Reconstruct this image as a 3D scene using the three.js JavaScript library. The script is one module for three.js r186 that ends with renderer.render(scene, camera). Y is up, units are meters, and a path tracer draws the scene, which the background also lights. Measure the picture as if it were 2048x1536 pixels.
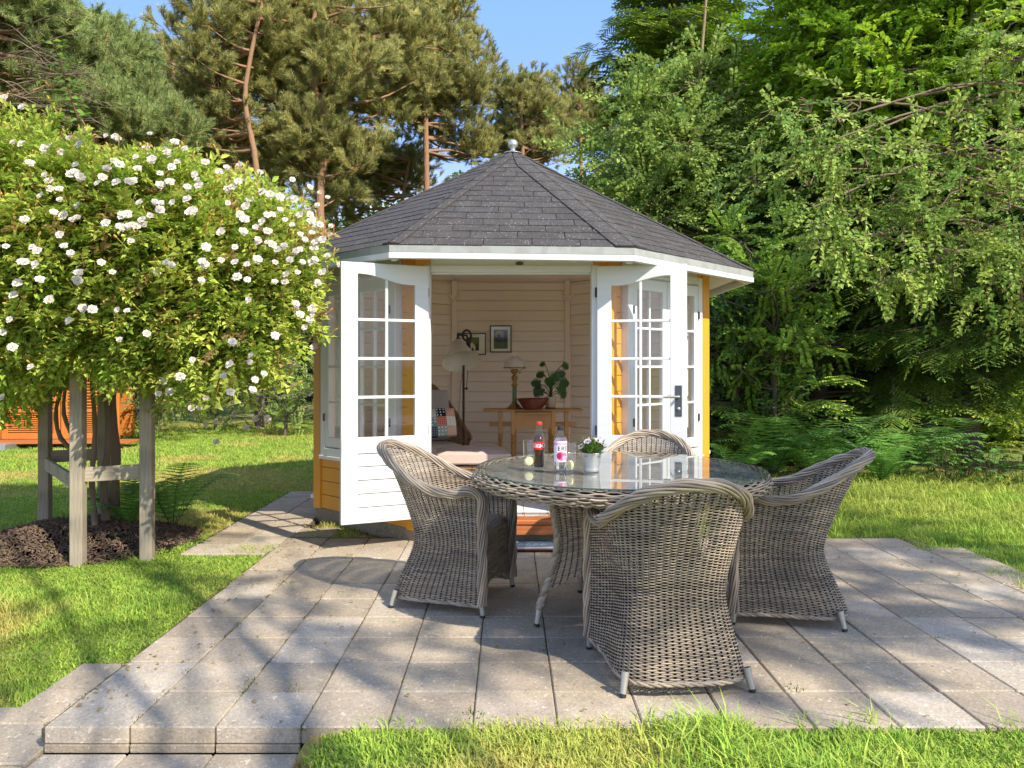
import * as THREE from 'three';
import { mergeGeometries } from 'three/addons/utils/BufferGeometryUtils.js';

// ---------------------------------------------------------------- camera, sky, sun, exposure
const scene = new THREE.Scene();
const W = 1024, H = 768, F = 773, EYE = 1.255, PX = 509, PY = 367.5;   // focal length and principal point in render pixels
const camera = new THREE.PerspectiveCamera(2 * Math.atan(384 / F) * 180 / Math.PI, W / H, 0.05, 600);
camera.position.set(0, EYE, 0);
camera.lookAt(0, EYE, -10);
camera.setViewOffset(W, H, 512 - PX, 384 - PY, W, H);
camera.updateProjectionMatrix();
const renderer = new THREE.WebGLRenderer({ antialias: true });
renderer.setSize(W, H);
renderer.toneMapping = THREE.LinearToneMapping;
renderer.toneMappingExposure = 1.8;
renderer.shadowMap.enabled = true;
const TOSUN = new THREE.Vector3(0.70, 0.90, 0.72).normalize();
const sun = new THREE.DirectionalLight(new THREE.Color(1.0, 0.94, 0.82), 4.0);
sun.position.copy(TOSUN).multiplyScalar(60);
sun.castShadow = true;
sun.shadow.radius = 1.2;
sun.shadow.mapSize.set(4096, 4096);
Object.assign(sun.shadow.camera, { left: -25, right: 25, top: 25, bottom: -25, near: 1, far: 140 });
scene.add(sun, sun.target);

// ---------------------------------------------------------------- numbers and noise
function rng(seed) { let a = seed >>> 0; return () => { a |= 0; a = a + 0x6D2B79F5 | 0; let t = Math.imul(a ^ a >>> 15, 1 | a); t = t + Math.imul(t ^ t >>> 7, 61 | t) ^ t; return ((t ^ t >>> 14) >>> 0) / 4294967296; }; }
const lerp = (a, b, t) => a + (b - a) * t, clamp = (x, a = 0, b = 1) => Math.min(b, Math.max(a, x));
const sst = (a, b, x) => { const t = clamp((x - a) / (b - a)); return t * t * (3 - 2 * t); };
const V = (x, y, z) => new THREE.Vector3(x, y, z);
function hash2(x, y, s) { let h = Math.imul(x, 374761393) + Math.imul(y, 668265263) + Math.imul(s, 974634721); h = Math.imul(h ^ h >>> 13, 1274126177); return ((h ^ h >>> 16) >>> 0) / 4294967296; }
function vnoise(x, y, s = 0, per = 0) {
  const xi = Math.floor(x), yi = Math.floor(y), fx = x - xi, fy = y - yi, m = (a) => per ? ((a % per) + per) % per : a;
  const u = fx * fx * (3 - 2 * fx), v = fy * fy * (3 - 2 * fy);
  return lerp(lerp(hash2(m(xi), m(yi), s), hash2(m(xi + 1), m(yi), s), u), lerp(hash2(m(xi), m(yi + 1), s), hash2(m(xi + 1), m(yi + 1), s), u), v);
}
function fbm(x, y, s = 0, oct = 4, per = 0) { let a = 0, w = 0.5, t = 0; for (let i = 0; i < oct; i++) { a += w * vnoise(x, y, s + i, per); t += w; w *= 0.5; x *= 2; y *= 2; per *= 2; } return a / t; }
const enc = (l) => Math.round(255 * clamp(l <= 0.0031308 ? 12.92 * l : 1.055 * Math.pow(l, 1 / 2.4) - 0.055));
function tex(w, h, fn, color = true) {                         // fn(u, v) gives linear rgb (colour) or one value
  const d = new Uint8Array(w * h * 4);
  for (let j = 0; j < h; j++) for (let i = 0; i < w; i++) {
    const r = fn((i + 0.5) / w, (j + 0.5) / h), k = (j * w + i) * 4;
    if (color) { d[k] = enc(r[0]); d[k + 1] = enc(r[1]); d[k + 2] = enc(r[2]); } else d[k] = d[k + 1] = d[k + 2] = Math.round(255 * clamp(r));
    d[k + 3] = 255;
  }
  const t = new THREE.DataTexture(d, w, h);
  t.wrapS = t.wrapT = THREE.RepeatWrapping; t.magFilter = THREE.LinearFilter; t.minFilter = THREE.LinearMipmapLinearFilter; t.generateMipmaps = true;
  if (color) t.colorSpace = THREE.SRGBColorSpace;
  t.needsUpdate = true;
  return t;
}
const scaled = (t, sx, sy = sx) => { const c = t.clone(); c.repeat.set(1 / sx, 1 / sy); c.needsUpdate = true; return c; };   // uv in metres -> tile size in metres

// the sky: blue, pale thin cloud low down, broken cloud overhead added to whiten the shade
{
  const w = 1024, h = 512, d = new Float32Array(w * h * 4);
  for (let j = 0; j < h; j++) for (let i = 0; i < w; i++) {
    const el = (j + 0.5) / h * Math.PI - Math.PI / 2, az = (i + 0.5) / w * Math.PI * 2, k = (j * w + i) * 4;
    const t = Math.pow(clamp(Math.sin(Math.max(el, 0))), 0.38);
    let c = [lerp(0.44, 0.06, t), lerp(0.58, 0.19, t), lerp(0.82, 0.55, t)];
    const e = clamp(el / 1.5), sx = Math.cos(az) * (1 - e), sy = Math.sin(az) * (1 - e);
    const cl = sst(0.44, 0.68, fbm(sx * 4.5 + 9, sy * 4.5 + 3, 299, 5)) * sst(0.02, 0.2, el) * 0.95 + 0.42 * sst(0.32, 0.05, el);
    c = [lerp(c[0], 0.88, cl), lerp(c[1], 0.90, cl), lerp(c[2], 0.95, cl)];
    if (el < 0) { const g = sst(0, -0.1, el); c = [lerp(c[0], 0.10, g), lerp(c[1], 0.11, g), lerp(c[2], 0.06, g)]; }
    d[k] = c[0] * 1.1; d[k + 1] = c[1] * 1.1; d[k + 2] = c[2] * 1.1; d[k + 3] = 1;
  }
  const t = new THREE.DataTexture(d, w, h, THREE.RGBAFormat, THREE.FloatType);
  t.mapping = THREE.EquirectangularReflectionMapping; t.magFilter = THREE.LinearFilter; t.needsUpdate = true;
  scene.background = t; scene.environment = t;
}

// ---------------------------------------------------------------- materials
const M = {};
const std = (o) => new THREE.MeshPhysicalMaterial(o);
{
  const grain = tex(512, 512, (u, v) => { const n = fbm(u * 4, v * 64, 3, 4, 4), m = vnoise(u * 8, v * 8, 9, 8); return 0.5 + (n - 0.5) * 0.7 + (m - 0.5) * 0.15; }, false);
  const speck = tex(512, 512, (u, v) => { const n = vnoise(u * 256, v * 256, 5, 256) * 0.55 + vnoise(u * 128, v * 128, 6, 128) * 0.45; return n; }, false);
  const conc = tex(1024, 1024, (u, v) => {
    const a = fbm(u * 6, v * 6, 11, 5, 6), b = vnoise(u * 340, v * 340, 12, 340), c = vnoise(u * 170, v * 170, 13, 170), g = fbm(u * 24, v * 24, 14, 3, 24);
    let k = 0.84 + (a - 0.5) * 0.34 + (b - 0.5) * 0.26 + (c - 0.5) * 0.24 + (g - 0.5) * 0.16;
    const peb = vnoise(u * 110, v * 110, 15, 110); if (peb > 0.90) k += 0.45; else if (peb < 0.07) k -= 0.30;
    const warm = fbm(u * 9, v * 9, 16, 3, 9);
    return [k * 0.51, k * (0.415 + warm * 0.02), k * (0.295 + warm * 0.05)];
  });
  const concB = tex(512, 512, (u, v) => vnoise(u * 170, v * 170, 13, 170) * 0.5 + vnoise(u * 85, v * 85, 21, 85) * 0.5, false);
  M.slab = std({ map: scaled(conc, 1.3), roughness: 0.9, bumpMap: scaled(concB, 0.6), bumpScale: 0.0012 });
  M.concrete = std({ map: scaled(conc, 1.6), color: 0xc9c6bd, roughness: 0.95, bumpMap: scaled(concB, 0.8), bumpScale: 0.002 });
  const sand = tex(256, 256, (u, v) => { const n = fbm(u * 32, v * 32, 31, 4, 32), m = vnoise(u * 9, v * 9, 30, 9); return [0.10 * (0.5 + n) + 0.02 * m, 0.082 * (0.5 + n) + 0.02 * m, 0.055 * (0.5 + n)]; });
  M.sand = std({ map: scaled(sand, 0.5), roughness: 1, bumpMap: scaled(speck, 0.3), bumpScale: 0.003 });
  const woodTint = (r, g, b, s, amp = 0.35) => tex(512, 512, (u, v) => { const n = fbm(u * 3, v * 48, s, 4, 3), m = fbm(u * 5, v * 5, s + 5, 3, 5); const k = 1 + (n - 0.5) * amp + (m - 0.5) * amp * 0.7; return [r * k, g * k, b * k]; });
  M.white = std({ map: scaled(woodTint(0.70, 0.70, 0.685, 40, 0.06), 0.9), roughness: 0.42, bumpMap: scaled(grain, 0.5), bumpScale: 0.0005 });
  M.yellow = std({ map: scaled(woodTint(0.74, 0.325, 0.022, 44, 0.12), 0.9), roughness: 0.5, bumpMap: scaled(grain, 0.5), bumpScale: 0.0009 });
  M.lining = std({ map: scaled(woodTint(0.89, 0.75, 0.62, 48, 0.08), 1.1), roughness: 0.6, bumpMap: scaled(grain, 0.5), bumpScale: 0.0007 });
  M.floorWhite = std({ map: scaled(woodTint(0.82, 0.80, 0.76, 51, 0.08), 0.8), roughness: 0.4 });
  M.redwood = std({ map: scaled(woodTint(0.40, 0.13, 0.04, 55, 0.5), 0.5), roughness: 0.5, bumpMap: scaled(grain, 0.3), bumpScale: 0.0008 });
  M.orange = std({ map: scaled(woodTint(0.56, 0.185, 0.03, 59, 0.45), 0.7), roughness: 0.5 });
  M.pine = std({ map: scaled(woodTint(0.52, 0.27, 0.085, 63, 0.45), 0.4), roughness: 0.4 });
  M.greywood = std({ map: scaled(woodTint(0.30, 0.25, 0.18, 67, 0.6), 0.4), roughness: 0.85, bumpMap: scaled(grain, 0.3), bumpScale: 0.002 });
  const sh = tex(512, 512, (u, v) => { const a = vnoise(u * 256, v * 256, 71, 256), b = fbm(u * 6, v * 6, 72, 4, 6), c = vnoise(u * 64, v * 64, 73, 64); const k = 0.028 + a * 0.055 + (b - 0.5) * 0.035 + (c > 0.9 ? 0.20 : 0); return [k * 1.12, k, k * 0.90]; });
  M.shingle = [0xffffff, 0xf6f4f4, 0xfcfaf8, 0xf8f5f4].map((c) => std({ map: scaled(sh, 0.7), color: c, roughness: 0.95, bumpMap: scaled(speck, 0.35), bumpScale: 0.0015 }));
  M.zinc = std({ color: new THREE.Color().setRGB(0.52, 0.53, 0.52), metalness: 0.75, roughness: 0.42, bumpMap: scaled(speck, 1.5), bumpScale: 0.0003 });
  const drip = tex(512, 256, (u, v) => { const n = fbm(u * 20, v * 3, 81, 4, 20); const g = sst(0.45, 0.7, n); return [lerp(0.40, 0.35, g), lerp(0.40, 0.345, g), lerp(0.37, 0.31, g)]; });
  M.drip = std({ map: scaled(drip, 1.1, 0.3), metalness: 0.25, roughness: 0.5 });
  M.alu = std({ color: new THREE.Color().setRGB(0.46, 0.43, 0.37), metalness: 0.7, roughness: 0.5 });
  M.black = std({ color: new THREE.Color().setRGB(0.018, 0.018, 0.02), roughness: 0.5 });
  M.iron = std({ color: new THREE.Color().setRGB(0.10, 0.10, 0.10), metalness: 0.6, roughness: 0.45 });
  M.brass = std({ color: new THREE.Color().setRGB(0.36, 0.20, 0.07), metalness: 0.7, roughness: 0.4 });
  M.pane = std({ color: 0xffffff, transmission: 1, thickness: 0, roughness: 0, ior: 1.5 });
  M.glassTop = std({ color: new THREE.Color().setRGB(0.93, 0.97, 0.94), transmission: 1, thickness: 0, roughness: 0.0, ior: 1.52 });
  M.glassEdge = std({ color: new THREE.Color().setRGB(0.10, 0.17, 0.15), roughness: 0.1, transmission: 0.4, thickness: 0 });
  M.tumbler = std({ color: 0xffffff, transmission: 1, thickness: 0, roughness: 0.0, ior: 1.5 });
  M.wicker = std({ vertexColors: true, roughness: 0.58, specularIntensity: 0.6 });
  const wt = tex(512, 512, (u, v) => { const n = vnoise(u * 64, v * 16, 91, 16), m = fbm(u * 10, v * 10, 92, 3, 10), c = vnoise(u * 200, v * 60, 93, 20); const k = 0.55 + n * 0.35 + (m - 0.5) * 0.5 + (c - 0.5) * 0.4; return [0.30 * k, 0.26 * k, 0.215 * k]; });
  M.weaveTop = std({ map: scaled(wt, 0.6), roughness: 0.7, bumpMap: scaled(speck, 0.5), bumpScale: 0.002 });
  M.mulch = std({ vertexColors: true, roughness: 1 });
  M.bark = std({ vertexColors: true, roughness: 0.95, bumpMap: scaled(tex(256, 512, (u, v) => fbm(u * 12, v * 8, 95, 4, 4), false), 0.35, 0.7), bumpScale: 0.012 });
  const leafT = (tr) => std({ vertexColors: true, roughness: 0.95, transmission: tr, thickness: 0, specularIntensity: 0.25, side: THREE.DoubleSide });
  M.leaf = leafT(0.42);
  M.needle = leafT(0.22);
  M.grass = leafT(0.3);
  M.petal = leafT(0.3);
  M.cloth = (r, g, b) => std({ color: new THREE.Color().setRGB(r, g, b), roughness: 0.95, sheen: 0.3, bumpMap: scaled(speck, 0.2), bumpScale: 0.0006 });
}

// ---------------------------------------------------------------- geometry helpers
class MB {                                                     // collects triangles with smooth or flat normals
  constructor() { this.p = []; this.n = []; this.u = []; this.c = []; this.i = []; }
  v(p, n, u = 0, w = 0, c) { this.p.push(p.x, p.y, p.z); this.n.push(n.x, n.y, n.z); this.u.push(u, w); c = c || [1, 1, 1]; this.c.push(c[0], c[1], c[2]); return this.p.length / 3 - 1; }
  t(a, b, c) { this.i.push(a, b, c); }
  tri(a, b, c, col) { const n = b.clone().sub(a).cross(c.clone().sub(a)).normalize(); const i = this.v(a, n, a.x, a.y, col); this.v(b, n, b.x, b.y, col); this.v(c, n, c.x, c.y, col); this.t(i, i + 1, i + 2); }
  quad(a, b, c, d, col) { const e = b.clone().sub(a), g = d.clone().sub(a), n = e.clone().cross(g).normalize(), w = e.length(), h = g.length(); const i = this.v(a, n, 0, 0, col); this.v(b, n, w, 0, col); this.v(c, n, w, h, col); this.v(d, n, 0, h, col); this.t(i, i + 1, i + 2); this.t(i, i + 2, i + 3); }
  tube(pts, rad, sides = 6, col, closed = false) {             // rad: number or (k, t) => r ; col: array or (t) => array
    const n = pts.length, up0 = V(0, 1, 0); let len = 0, prev = null; const start = this.p.length / 3;
    for (let k = 0; k < n; k++) {
      const a = pts[closed ? (k - 1 + n) % n : Math.max(0, k - 1)], b = pts[closed ? (k + 1) % n : Math.min(n - 1, k + 1)], d = b.clone().sub(a).normalize();
      let s = prev ? prev.clone().addScaledVector(d, -prev.dot(d)) : (Math.abs(d.y) > 0.9 ? V(1, 0, 0) : up0.clone()).addScaledVector(d, -(Math.abs(d.y) > 0.9 ? d.x : d.y));
      s.normalize(); prev = s; const o = d.clone().cross(s);
      if (k) len += pts[k].distanceTo(pts[k - 1]);
      const t = k / (n - 1), r = typeof rad === 'function' ? rad(t, k) : rad, c = typeof col === 'function' ? col(t) : col;
      for (let q = 0; q <= sides; q++) { const g = q / sides * Math.PI * 2, m = s.clone().multiplyScalar(Math.cos(g)).addScaledVector(o, Math.sin(g)); this.v(pts[k].clone().addScaledVector(m, r), m, q / sides * r * 6.28, len, c); }
    }
    const m = closed ? n : n - 1;
    for (let k = 0; k < m; k++) for (let q = 0; q < sides; q++) { const a = start + k * (sides + 1) + q, b = start + ((k + 1) % n) * (sides + 1) + q; this.t(a, a + 1, b); this.t(b, a + 1, b + 1); }
    if (!closed) for (const [k, s] of [[0, -1], [n - 1, 1]]) { const d = pts[k].clone().sub(pts[k ? k - 1 : 1]).normalize(); const c = this.v(pts[k], d, 0, 0, typeof col === 'function' ? col(k ? 1 : 0) : col); const b = start + k * (sides + 1); for (let q = 0; q < sides; q++) this.t(c, b + q, b + q + 1); }
    return this;
  }
  get tris() { return this.i.length / 3; }
  geo(color = false) {
    const g = new THREE.BufferGeometry();
    g.setAttribute('position', new THREE.BufferAttribute(new Float32Array(this.p), 3)); g.setAttribute('normal', new THREE.BufferAttribute(new Float32Array(this.n), 3)); g.setAttribute('uv', new THREE.BufferAttribute(new Float32Array(this.u), 2));
    if (color) g.setAttribute('color', new THREE.BufferAttribute(new Float32Array(this.c), 3));
    g.setIndex(this.i); return g;
  }
}
function box(sx, sy, sz, x = 0, y = 0, z = 0, ch = 0.003, ry = 0) {   // chamfered box centred at x, y, z; uv in metres along its longest side
  const m = new MB(), h = [sx / 2, sy / 2, sz / 2]; ch = Math.min(ch, h[0] * 0.4, h[1] * 0.4, h[2] * 0.4);
  const P = (a) => V(a[0], a[1], a[2]), corner = (s, ax) => { const a = [0, 1, 2].map((k) => s[k] * (k === ax ? h[k] : h[k] - ch)); return P(a); };
  const long = sx >= sy && sx >= sz ? 0 : sy >= sz ? 1 : 2;
  const put = (pts, nn) => { const id = pts.map((p) => { const q = [p.x, p.y, p.z], o = [0, 1, 2].filter((k) => k !== long), a = Math.abs(nn.getComponent(long)) > 0.7 ? [q[o[0]], q[o[1]]] : [q[long], Math.abs(nn.getComponent(o[0])) > Math.abs(nn.getComponent(o[1])) ? q[o[1]] : q[o[0]] + 0.37]; return m.v(p, nn, a[0] + x * 1.7 + z, a[1] + y * 1.3); }); const f = pts[1].clone().sub(pts[0]).cross(pts[2].clone().sub(pts[0])).dot(nn) > 0; for (let k = 1; k + 1 < id.length; k++) f ? m.t(id[0], id[k], id[k + 1]) : m.t(id[0], id[k + 1], id[k]); };
  for (let ax = 0; ax < 3; ax++) for (const s of [-1, 1]) { const o = [0, 1, 2].filter((k) => k !== ax), n = [0, 0, 0]; n[ax] = s; put([[-1, -1], [1, -1], [1, 1], [-1, 1]].map(([p, q]) => { const g = [0, 0, 0]; g[ax] = s; g[o[0]] = p; g[o[1]] = q; return corner(g, ax); }), P(n)); }
  if (ch > 0) {
    for (let a = 0; a < 3; a++) { const [b, c] = [0, 1, 2].filter((k) => k !== a); for (const s of [-1, 1]) for (const t of [-1, 1]) { const g = (e, ax) => { const q = [0, 0, 0]; q[a] = e; q[b] = s; q[c] = t; return corner(q, ax); }; const n = [0, 0, 0]; n[b] = s; n[c] = t; put([g(-1, b), g(1, b), g(1, c), g(-1, c)], P(n).normalize()); } }
    for (const s of [-1, 1]) for (const t of [-1, 1]) for (const w of [-1, 1]) put([corner([s, t, w], 0), corner([s, t, w], 1), corner([s, t, w], 2)], V(s, t, w).normalize());
  }
  const g = m.geo(); if (ry) g.rotateY(ry); g.translate(x, y, z); return g;
}
function lathe(prof, seg = 32, x = 0, y = 0, z = 0) { const g = new THREE.LatheGeometry(prof.map(([a, b]) => new THREE.Vector2(a, b)), seg); g.translate(x, y, z); return g; }
function clean(g) { const q = g.index ? g : g; for (const k of Object.keys(q.attributes)) if (!['position', 'normal', 'uv', 'color'].includes(k)) q.deleteAttribute(k); return q; }
function merge(list, color = false) {
  list = list.map((g) => { g = clean(g); if (!g.index) { const n = g.attributes.position.count; g.setIndex([...Array(n).keys()]); } if (color && !g.attributes.color) g.setAttribute('color', new THREE.BufferAttribute(new Float32Array(g.attributes.position.count * 3).fill(1), 3)); if (!color && g.attributes.color) g.deleteAttribute('color'); return g; });
  return list.length === 1 ? list[0] : mergeGeometries(list);
}
function tubeGeo(pts, r, sides = 8, closed = false) { return new MB().tube(pts, r, sides, undefined, closed).geo(); }

// ---------------------------------------------------------------- scene graph helpers
const taken = {};
function numbered(n) { const k = taken[n] = (taken[n] ?? -1) + 1; return k ? `${n}_${String(k).padStart(3, '0')}` : n; }
function tag(o, label, category, group) { if (label) o.userData.label = label; if (category) o.userData.category = category; if (group) o.userData.group = group; return o; }
function shade(o) { o.castShadow = o.receiveShadow = true; return o; }
function thing(name, label, category, pos = [0, 0, 0], turn = 0, group) { const o = new THREE.Group(); o.name = numbered(name); o.position.set(...pos); o.rotation.y = turn; scene.add(o); return tag(o, label, category, group); }
function part(name, geo, mat, parent, label) { const o = shade(new THREE.Mesh(Array.isArray(geo) ? merge(geo) : geo, mat)); o.name = name; parent.add(o); if (label) o.userData.label = label; return o; }
function solo(name, geo, mat, label, category, group) { const o = part(numbered(name), geo, mat, scene); return tag(o, label, category, group); }
function struct(name, geo, mat) { const o = part(numbered(name), geo, mat, scene); o.userData.kind = 'structure'; return o; }
function copyOf(src, pos, turn, label, scale) { const c = src.clone(); c.name = numbered(src.name.replace(/_\d+$/, '')); c.position.set(...pos); c.rotation.set(0, turn, 0); if (scale) c.scale.setScalar(scale); c.userData = { ...src.userData, label: label ?? src.userData.label }; scene.add(c); return c; }
function scatter(name, geo, mat, mats, cols, parent, stuff = true) {
  const o = shade(new THREE.InstancedMesh(geo, mat, mats.length)); o.name = name;
  const c = new THREE.Color();
  mats.forEach((m, k) => { o.setMatrixAt(k, m); if (cols) { c.setRGB(...cols[k]); o.setColorAt(k, c); } });
  if (stuff) o.userData.kind = 'stuff';
  parent.add(o); return o;
}
const at = (u, v, d) => V((u / 2 - PX) / F * d, EYE - (v / 2 - PY) / F * d, -d);     // a pixel of the 2048-wide photograph and a depth -> a point
const gx = (u, d) => (u / 2 - PX) / F * d, gy = (v, d) => EYE - (v / 2 - PY) / F * d;
const frame = (pos, fwd, up, s = 1) => { const z = fwd.clone().normalize(), x = up.clone().cross(z).normalize(), y = z.clone().cross(x); return new THREE.Matrix4().makeBasis(x.multiplyScalar(s), y.multiplyScalar(s), z.multiplyScalar(s)).setPosition(pos); };

// ---------------------------------------------------------------- ground
const X0 = -1.626, D0 = 2.695, S = 0.2995;                     // patio corner and slab pitch
const MULCH = { x: -3.12, d: 5.62, rx: 0.86, rz: 0.74 };
const rightEdge = (d) => d > 5.72 ? -99 : 2.98 - 0.10 * sst(4.6, 5.7, d);
function paved(x, d, m = 0) {                                  // inside the paving, grown by m
  if (x > X0 - m && x < rightEdge(d) + m && d > D0 - m && d < 5.75 + m) return true;
  if (x > -2.24 - m && x < X0 + 0.1 && d > 5.42 - m && d < 7.9 + m) return true;
  if (x > -2.22 - m && x < X0 + 0.1 && d > 1.5 && d < (x < -1.93 ? 3.2 : 3.49) + m) return true;
  if (x > -2.3 && x < -0.72 + m && d < D0 + 0.1) return true;
  const hx = x - 0.02, hz = d - 7.206; return Math.hypot(hx, hz) < 1.72 + m;
}
function groundY(x, z) {
  const d = -z;
  let h = -0.035 + 0.025 * (fbm(x * 0.9 + 50, d * 0.9 + 50, 201, 3) - 0.5) * sst(0, 0.6, Math.max(-1.7 - x, d - 5.9, x - 3.2));
  h += 0.02 * sst(3.1, 3.6, x) + 0.01;
  h -= 0.13 * sst(-1.55, -1.75, x) * sst(4.0, 3.2, d) + 0.22 * sst(-1.8, -2.4, x) * sst(3.7, 2.6, d) * 0.6;
  if (d < 2.9) h = lerp(h, lerp(-0.17, -0.014, sst(-0.95, -0.55, x)), sst(2.72, 2.66, d) * sst(-1.9, -1.5, x));
  const q = Math.hypot((x - MULCH.x) / MULCH.rx, (d - MULCH.d) / MULCH.rz);
  h += 0.13 * sst(1.05, 0.25, q);
  if (paved(x, d, -0.08)) h = Math.min(h, -0.2);
  if (x > -2.26 && x < -0.7 && d < (x < -1.93 ? 3.2 : 3.49) && (x < X0 || d < D0)) h = Math.min(h, lerp(-0.28, -0.22, sst(-1.9, -1.6, x)));
  return h;
}
{
  const lawnTex = tex(1024, 1024, (u, v) => {
    const a = fbm(u * 5, v * 5, 301, 4, 5), b = fbm(u * 18, v * 18, 302, 3, 18), c = vnoise(u * 240, v * 240, 303, 240), d = vnoise(u * 120, v * 500, 304, 20);
    const dry = sst(0.52, 0.70, a * 0.6 + b * 0.4), k = 0.55 + c * 0.5 + d * 0.35;
    return [lerp(0.17, 0.34, dry) * k, lerp(0.21, 0.26, dry) * k, lerp(0.03, 0.08, dry) * k];
  });
  M.lawn = std({ map: scaled(lawnTex, 3.0), roughness: 1, bumpMap: scaled(tex(256, 256, (u, v) => vnoise(u * 64, v * 64, 305, 64), false), 0.8), bumpScale: 0.012 });
  const lines = (fine, step, lo, hi) => { const a = []; for (let x = lo; x < -fine; x += Math.max(step, (-x - fine) * 0.25 + step)) a.push(x); for (let x = -fine; x <= fine; x += step) a.push(x); let b = []; for (let x = hi; x > fine + step * 0.5; x -= Math.max(step, (x - fine) * 0.25 + step)) b.push(x); return a.concat(b.reverse()); };
  const xs = lines(7, 0.1, -260, 260), zs = lines(9, 0.1, -260, 260).map((z) => z - 6), m = new MB(), w = xs.length;
  zs.forEach((z) => xs.forEach((x) => { const e = 0.04; const n = V(groundY(x - e, z) - groundY(x + e, z), 2 * e, groundY(x, z - e) - groundY(x, z + e)).normalize(); m.v(V(x, groundY(x, z), z), n, x, z); }));
  for (let j = 0; j + 1 < zs.length; j++) for (let i = 0; i + 1 < w; i++) { const a = j * w + i; m.t(a, a + w, a + 1); m.t(a + 1, a + w, a + w + 1); }
  struct('ground', m.geo(), M.lawn);
}

// ---------------------------------------------------------------- patio of concrete slabs, lower paving, joints
const patio = struct('patio', box(4.64, 0.05, 3.05, X0 + 2.31, -0.034, -D0 - 1.535, 0), M.sand);
{
  const R = rng(11), variants = [];
  for (let k = 0; k < 10; k++) { const g = box(S - 0.0042, 0.062, S - 0.0085, 0, -0.031, 0, 0.005), u = g.attributes.uv, n = g.attributes.normal, p = g.attributes.position, ox = R() * 3, oy = R() * 3; for (let i = 0; i < u.count; i++) if (Math.abs(n.getY(i)) > 0.5) u.setXY(i, p.getX(i) * (k % 2 ? 1 : -1) + ox, p.getZ(i) + oy); else u.setXY(i, u.getX(i) + ox, u.getY(i) + oy); variants.push(g); }
  const mats = [0xffffff, 0xf2efe8, 0xf8f4ee, 0xebe7e0, 0xfcf7ee, 0xe6e2dc].map((c) => { const m = M.slab.clone(); m.color = new THREE.Color(c); return m; });
  const put = (x, y, d, parent, w = 1) => { const s = part('slab', variants[Math.floor(R() * 10)], mats[Math.floor(R() * 6)], parent); s.position.set(x, y + (R() - 0.5) * 0.004, -d); s.rotation.set((R() - 0.5) * 0.012, (R() - 0.5) * 0.008 + (R() < 0.5 ? 0 : Math.PI), (R() - 0.5) * 0.007); s.scale.x = w; return s; };
  for (let j = 0; j < 10; j++) for (let i = 0; i < 16; i++) {
    const x = X0 + S * (i + 0.5), d = D0 + S * (j + 0.5);
    if (x > rightEdge(d) + 0.1) continue;
    if (j === 9 && x < 1.0 && Math.hypot(x - 0.02, d - 7.206) < 1.6) continue;
    put(x, 0, d, patio);
  }
  const sidePath = struct('side_path', box(0.66, 0.05, 2.5, -1.94, -0.047, -6.65, 0), M.sand);
  for (let j = 0; j < 8; j++) for (let i = 0; i < 4; i++) { const x = -2.23 + S * (i + 0.5), d = 5.52 + S * (j + 0.5); if (i > 1 && Math.hypot(x - 0.02, d - 7.206) < 1.86) continue; if (i > 1 && d < 5.9) continue; put(x, -0.012, d, sidePath).rotation.y += 0.01; }
  for (let i = 0; i < 2; i++) put(-1.78 - i * S, -0.006, 5.52 - S * 0.45, sidePath);
  const lower = struct('lower_path', box(1.7, 0.05, 1.0, -1.4, -0.21, -2.25, 0), M.sand);
  for (let j = 0; j < 3; j++) put(X0 - S * 0.5 - 0.003, -0.08, 2.60 + S * (j + 0.5), lower);
  for (let i = 0; i < 3; i++) for (let j = 0; j < 3; j++) put(X0 + S * (i + 0.5) - S * (i ? 0 : 0) + (j % 2 ? 0.09 : 0.0), -0.088, D0 - 0.002 - S * (j + 0.5), lower);
  for (let j = 0; j < 3; j++) put(X0 - S * 0.5 - 0.003, -0.08, 2.598 - S * (j + 0.5), lower);
  for (let j = 0; j < 5; j++) put(X0 - S * 1.5 - 0.006, -0.15, 3.20 - S * (j + 0.5), lower);
  for (let i = 0; i < 3; i++) { const c = part('riser_stone', box(S - 0.006, 0.03, 0.05, 0, 0, 0, 0.003), mats[3], lower); c.position.set(X0 + S * (i + 0.5), -0.077, -D0 - 0.027); }
}

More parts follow.
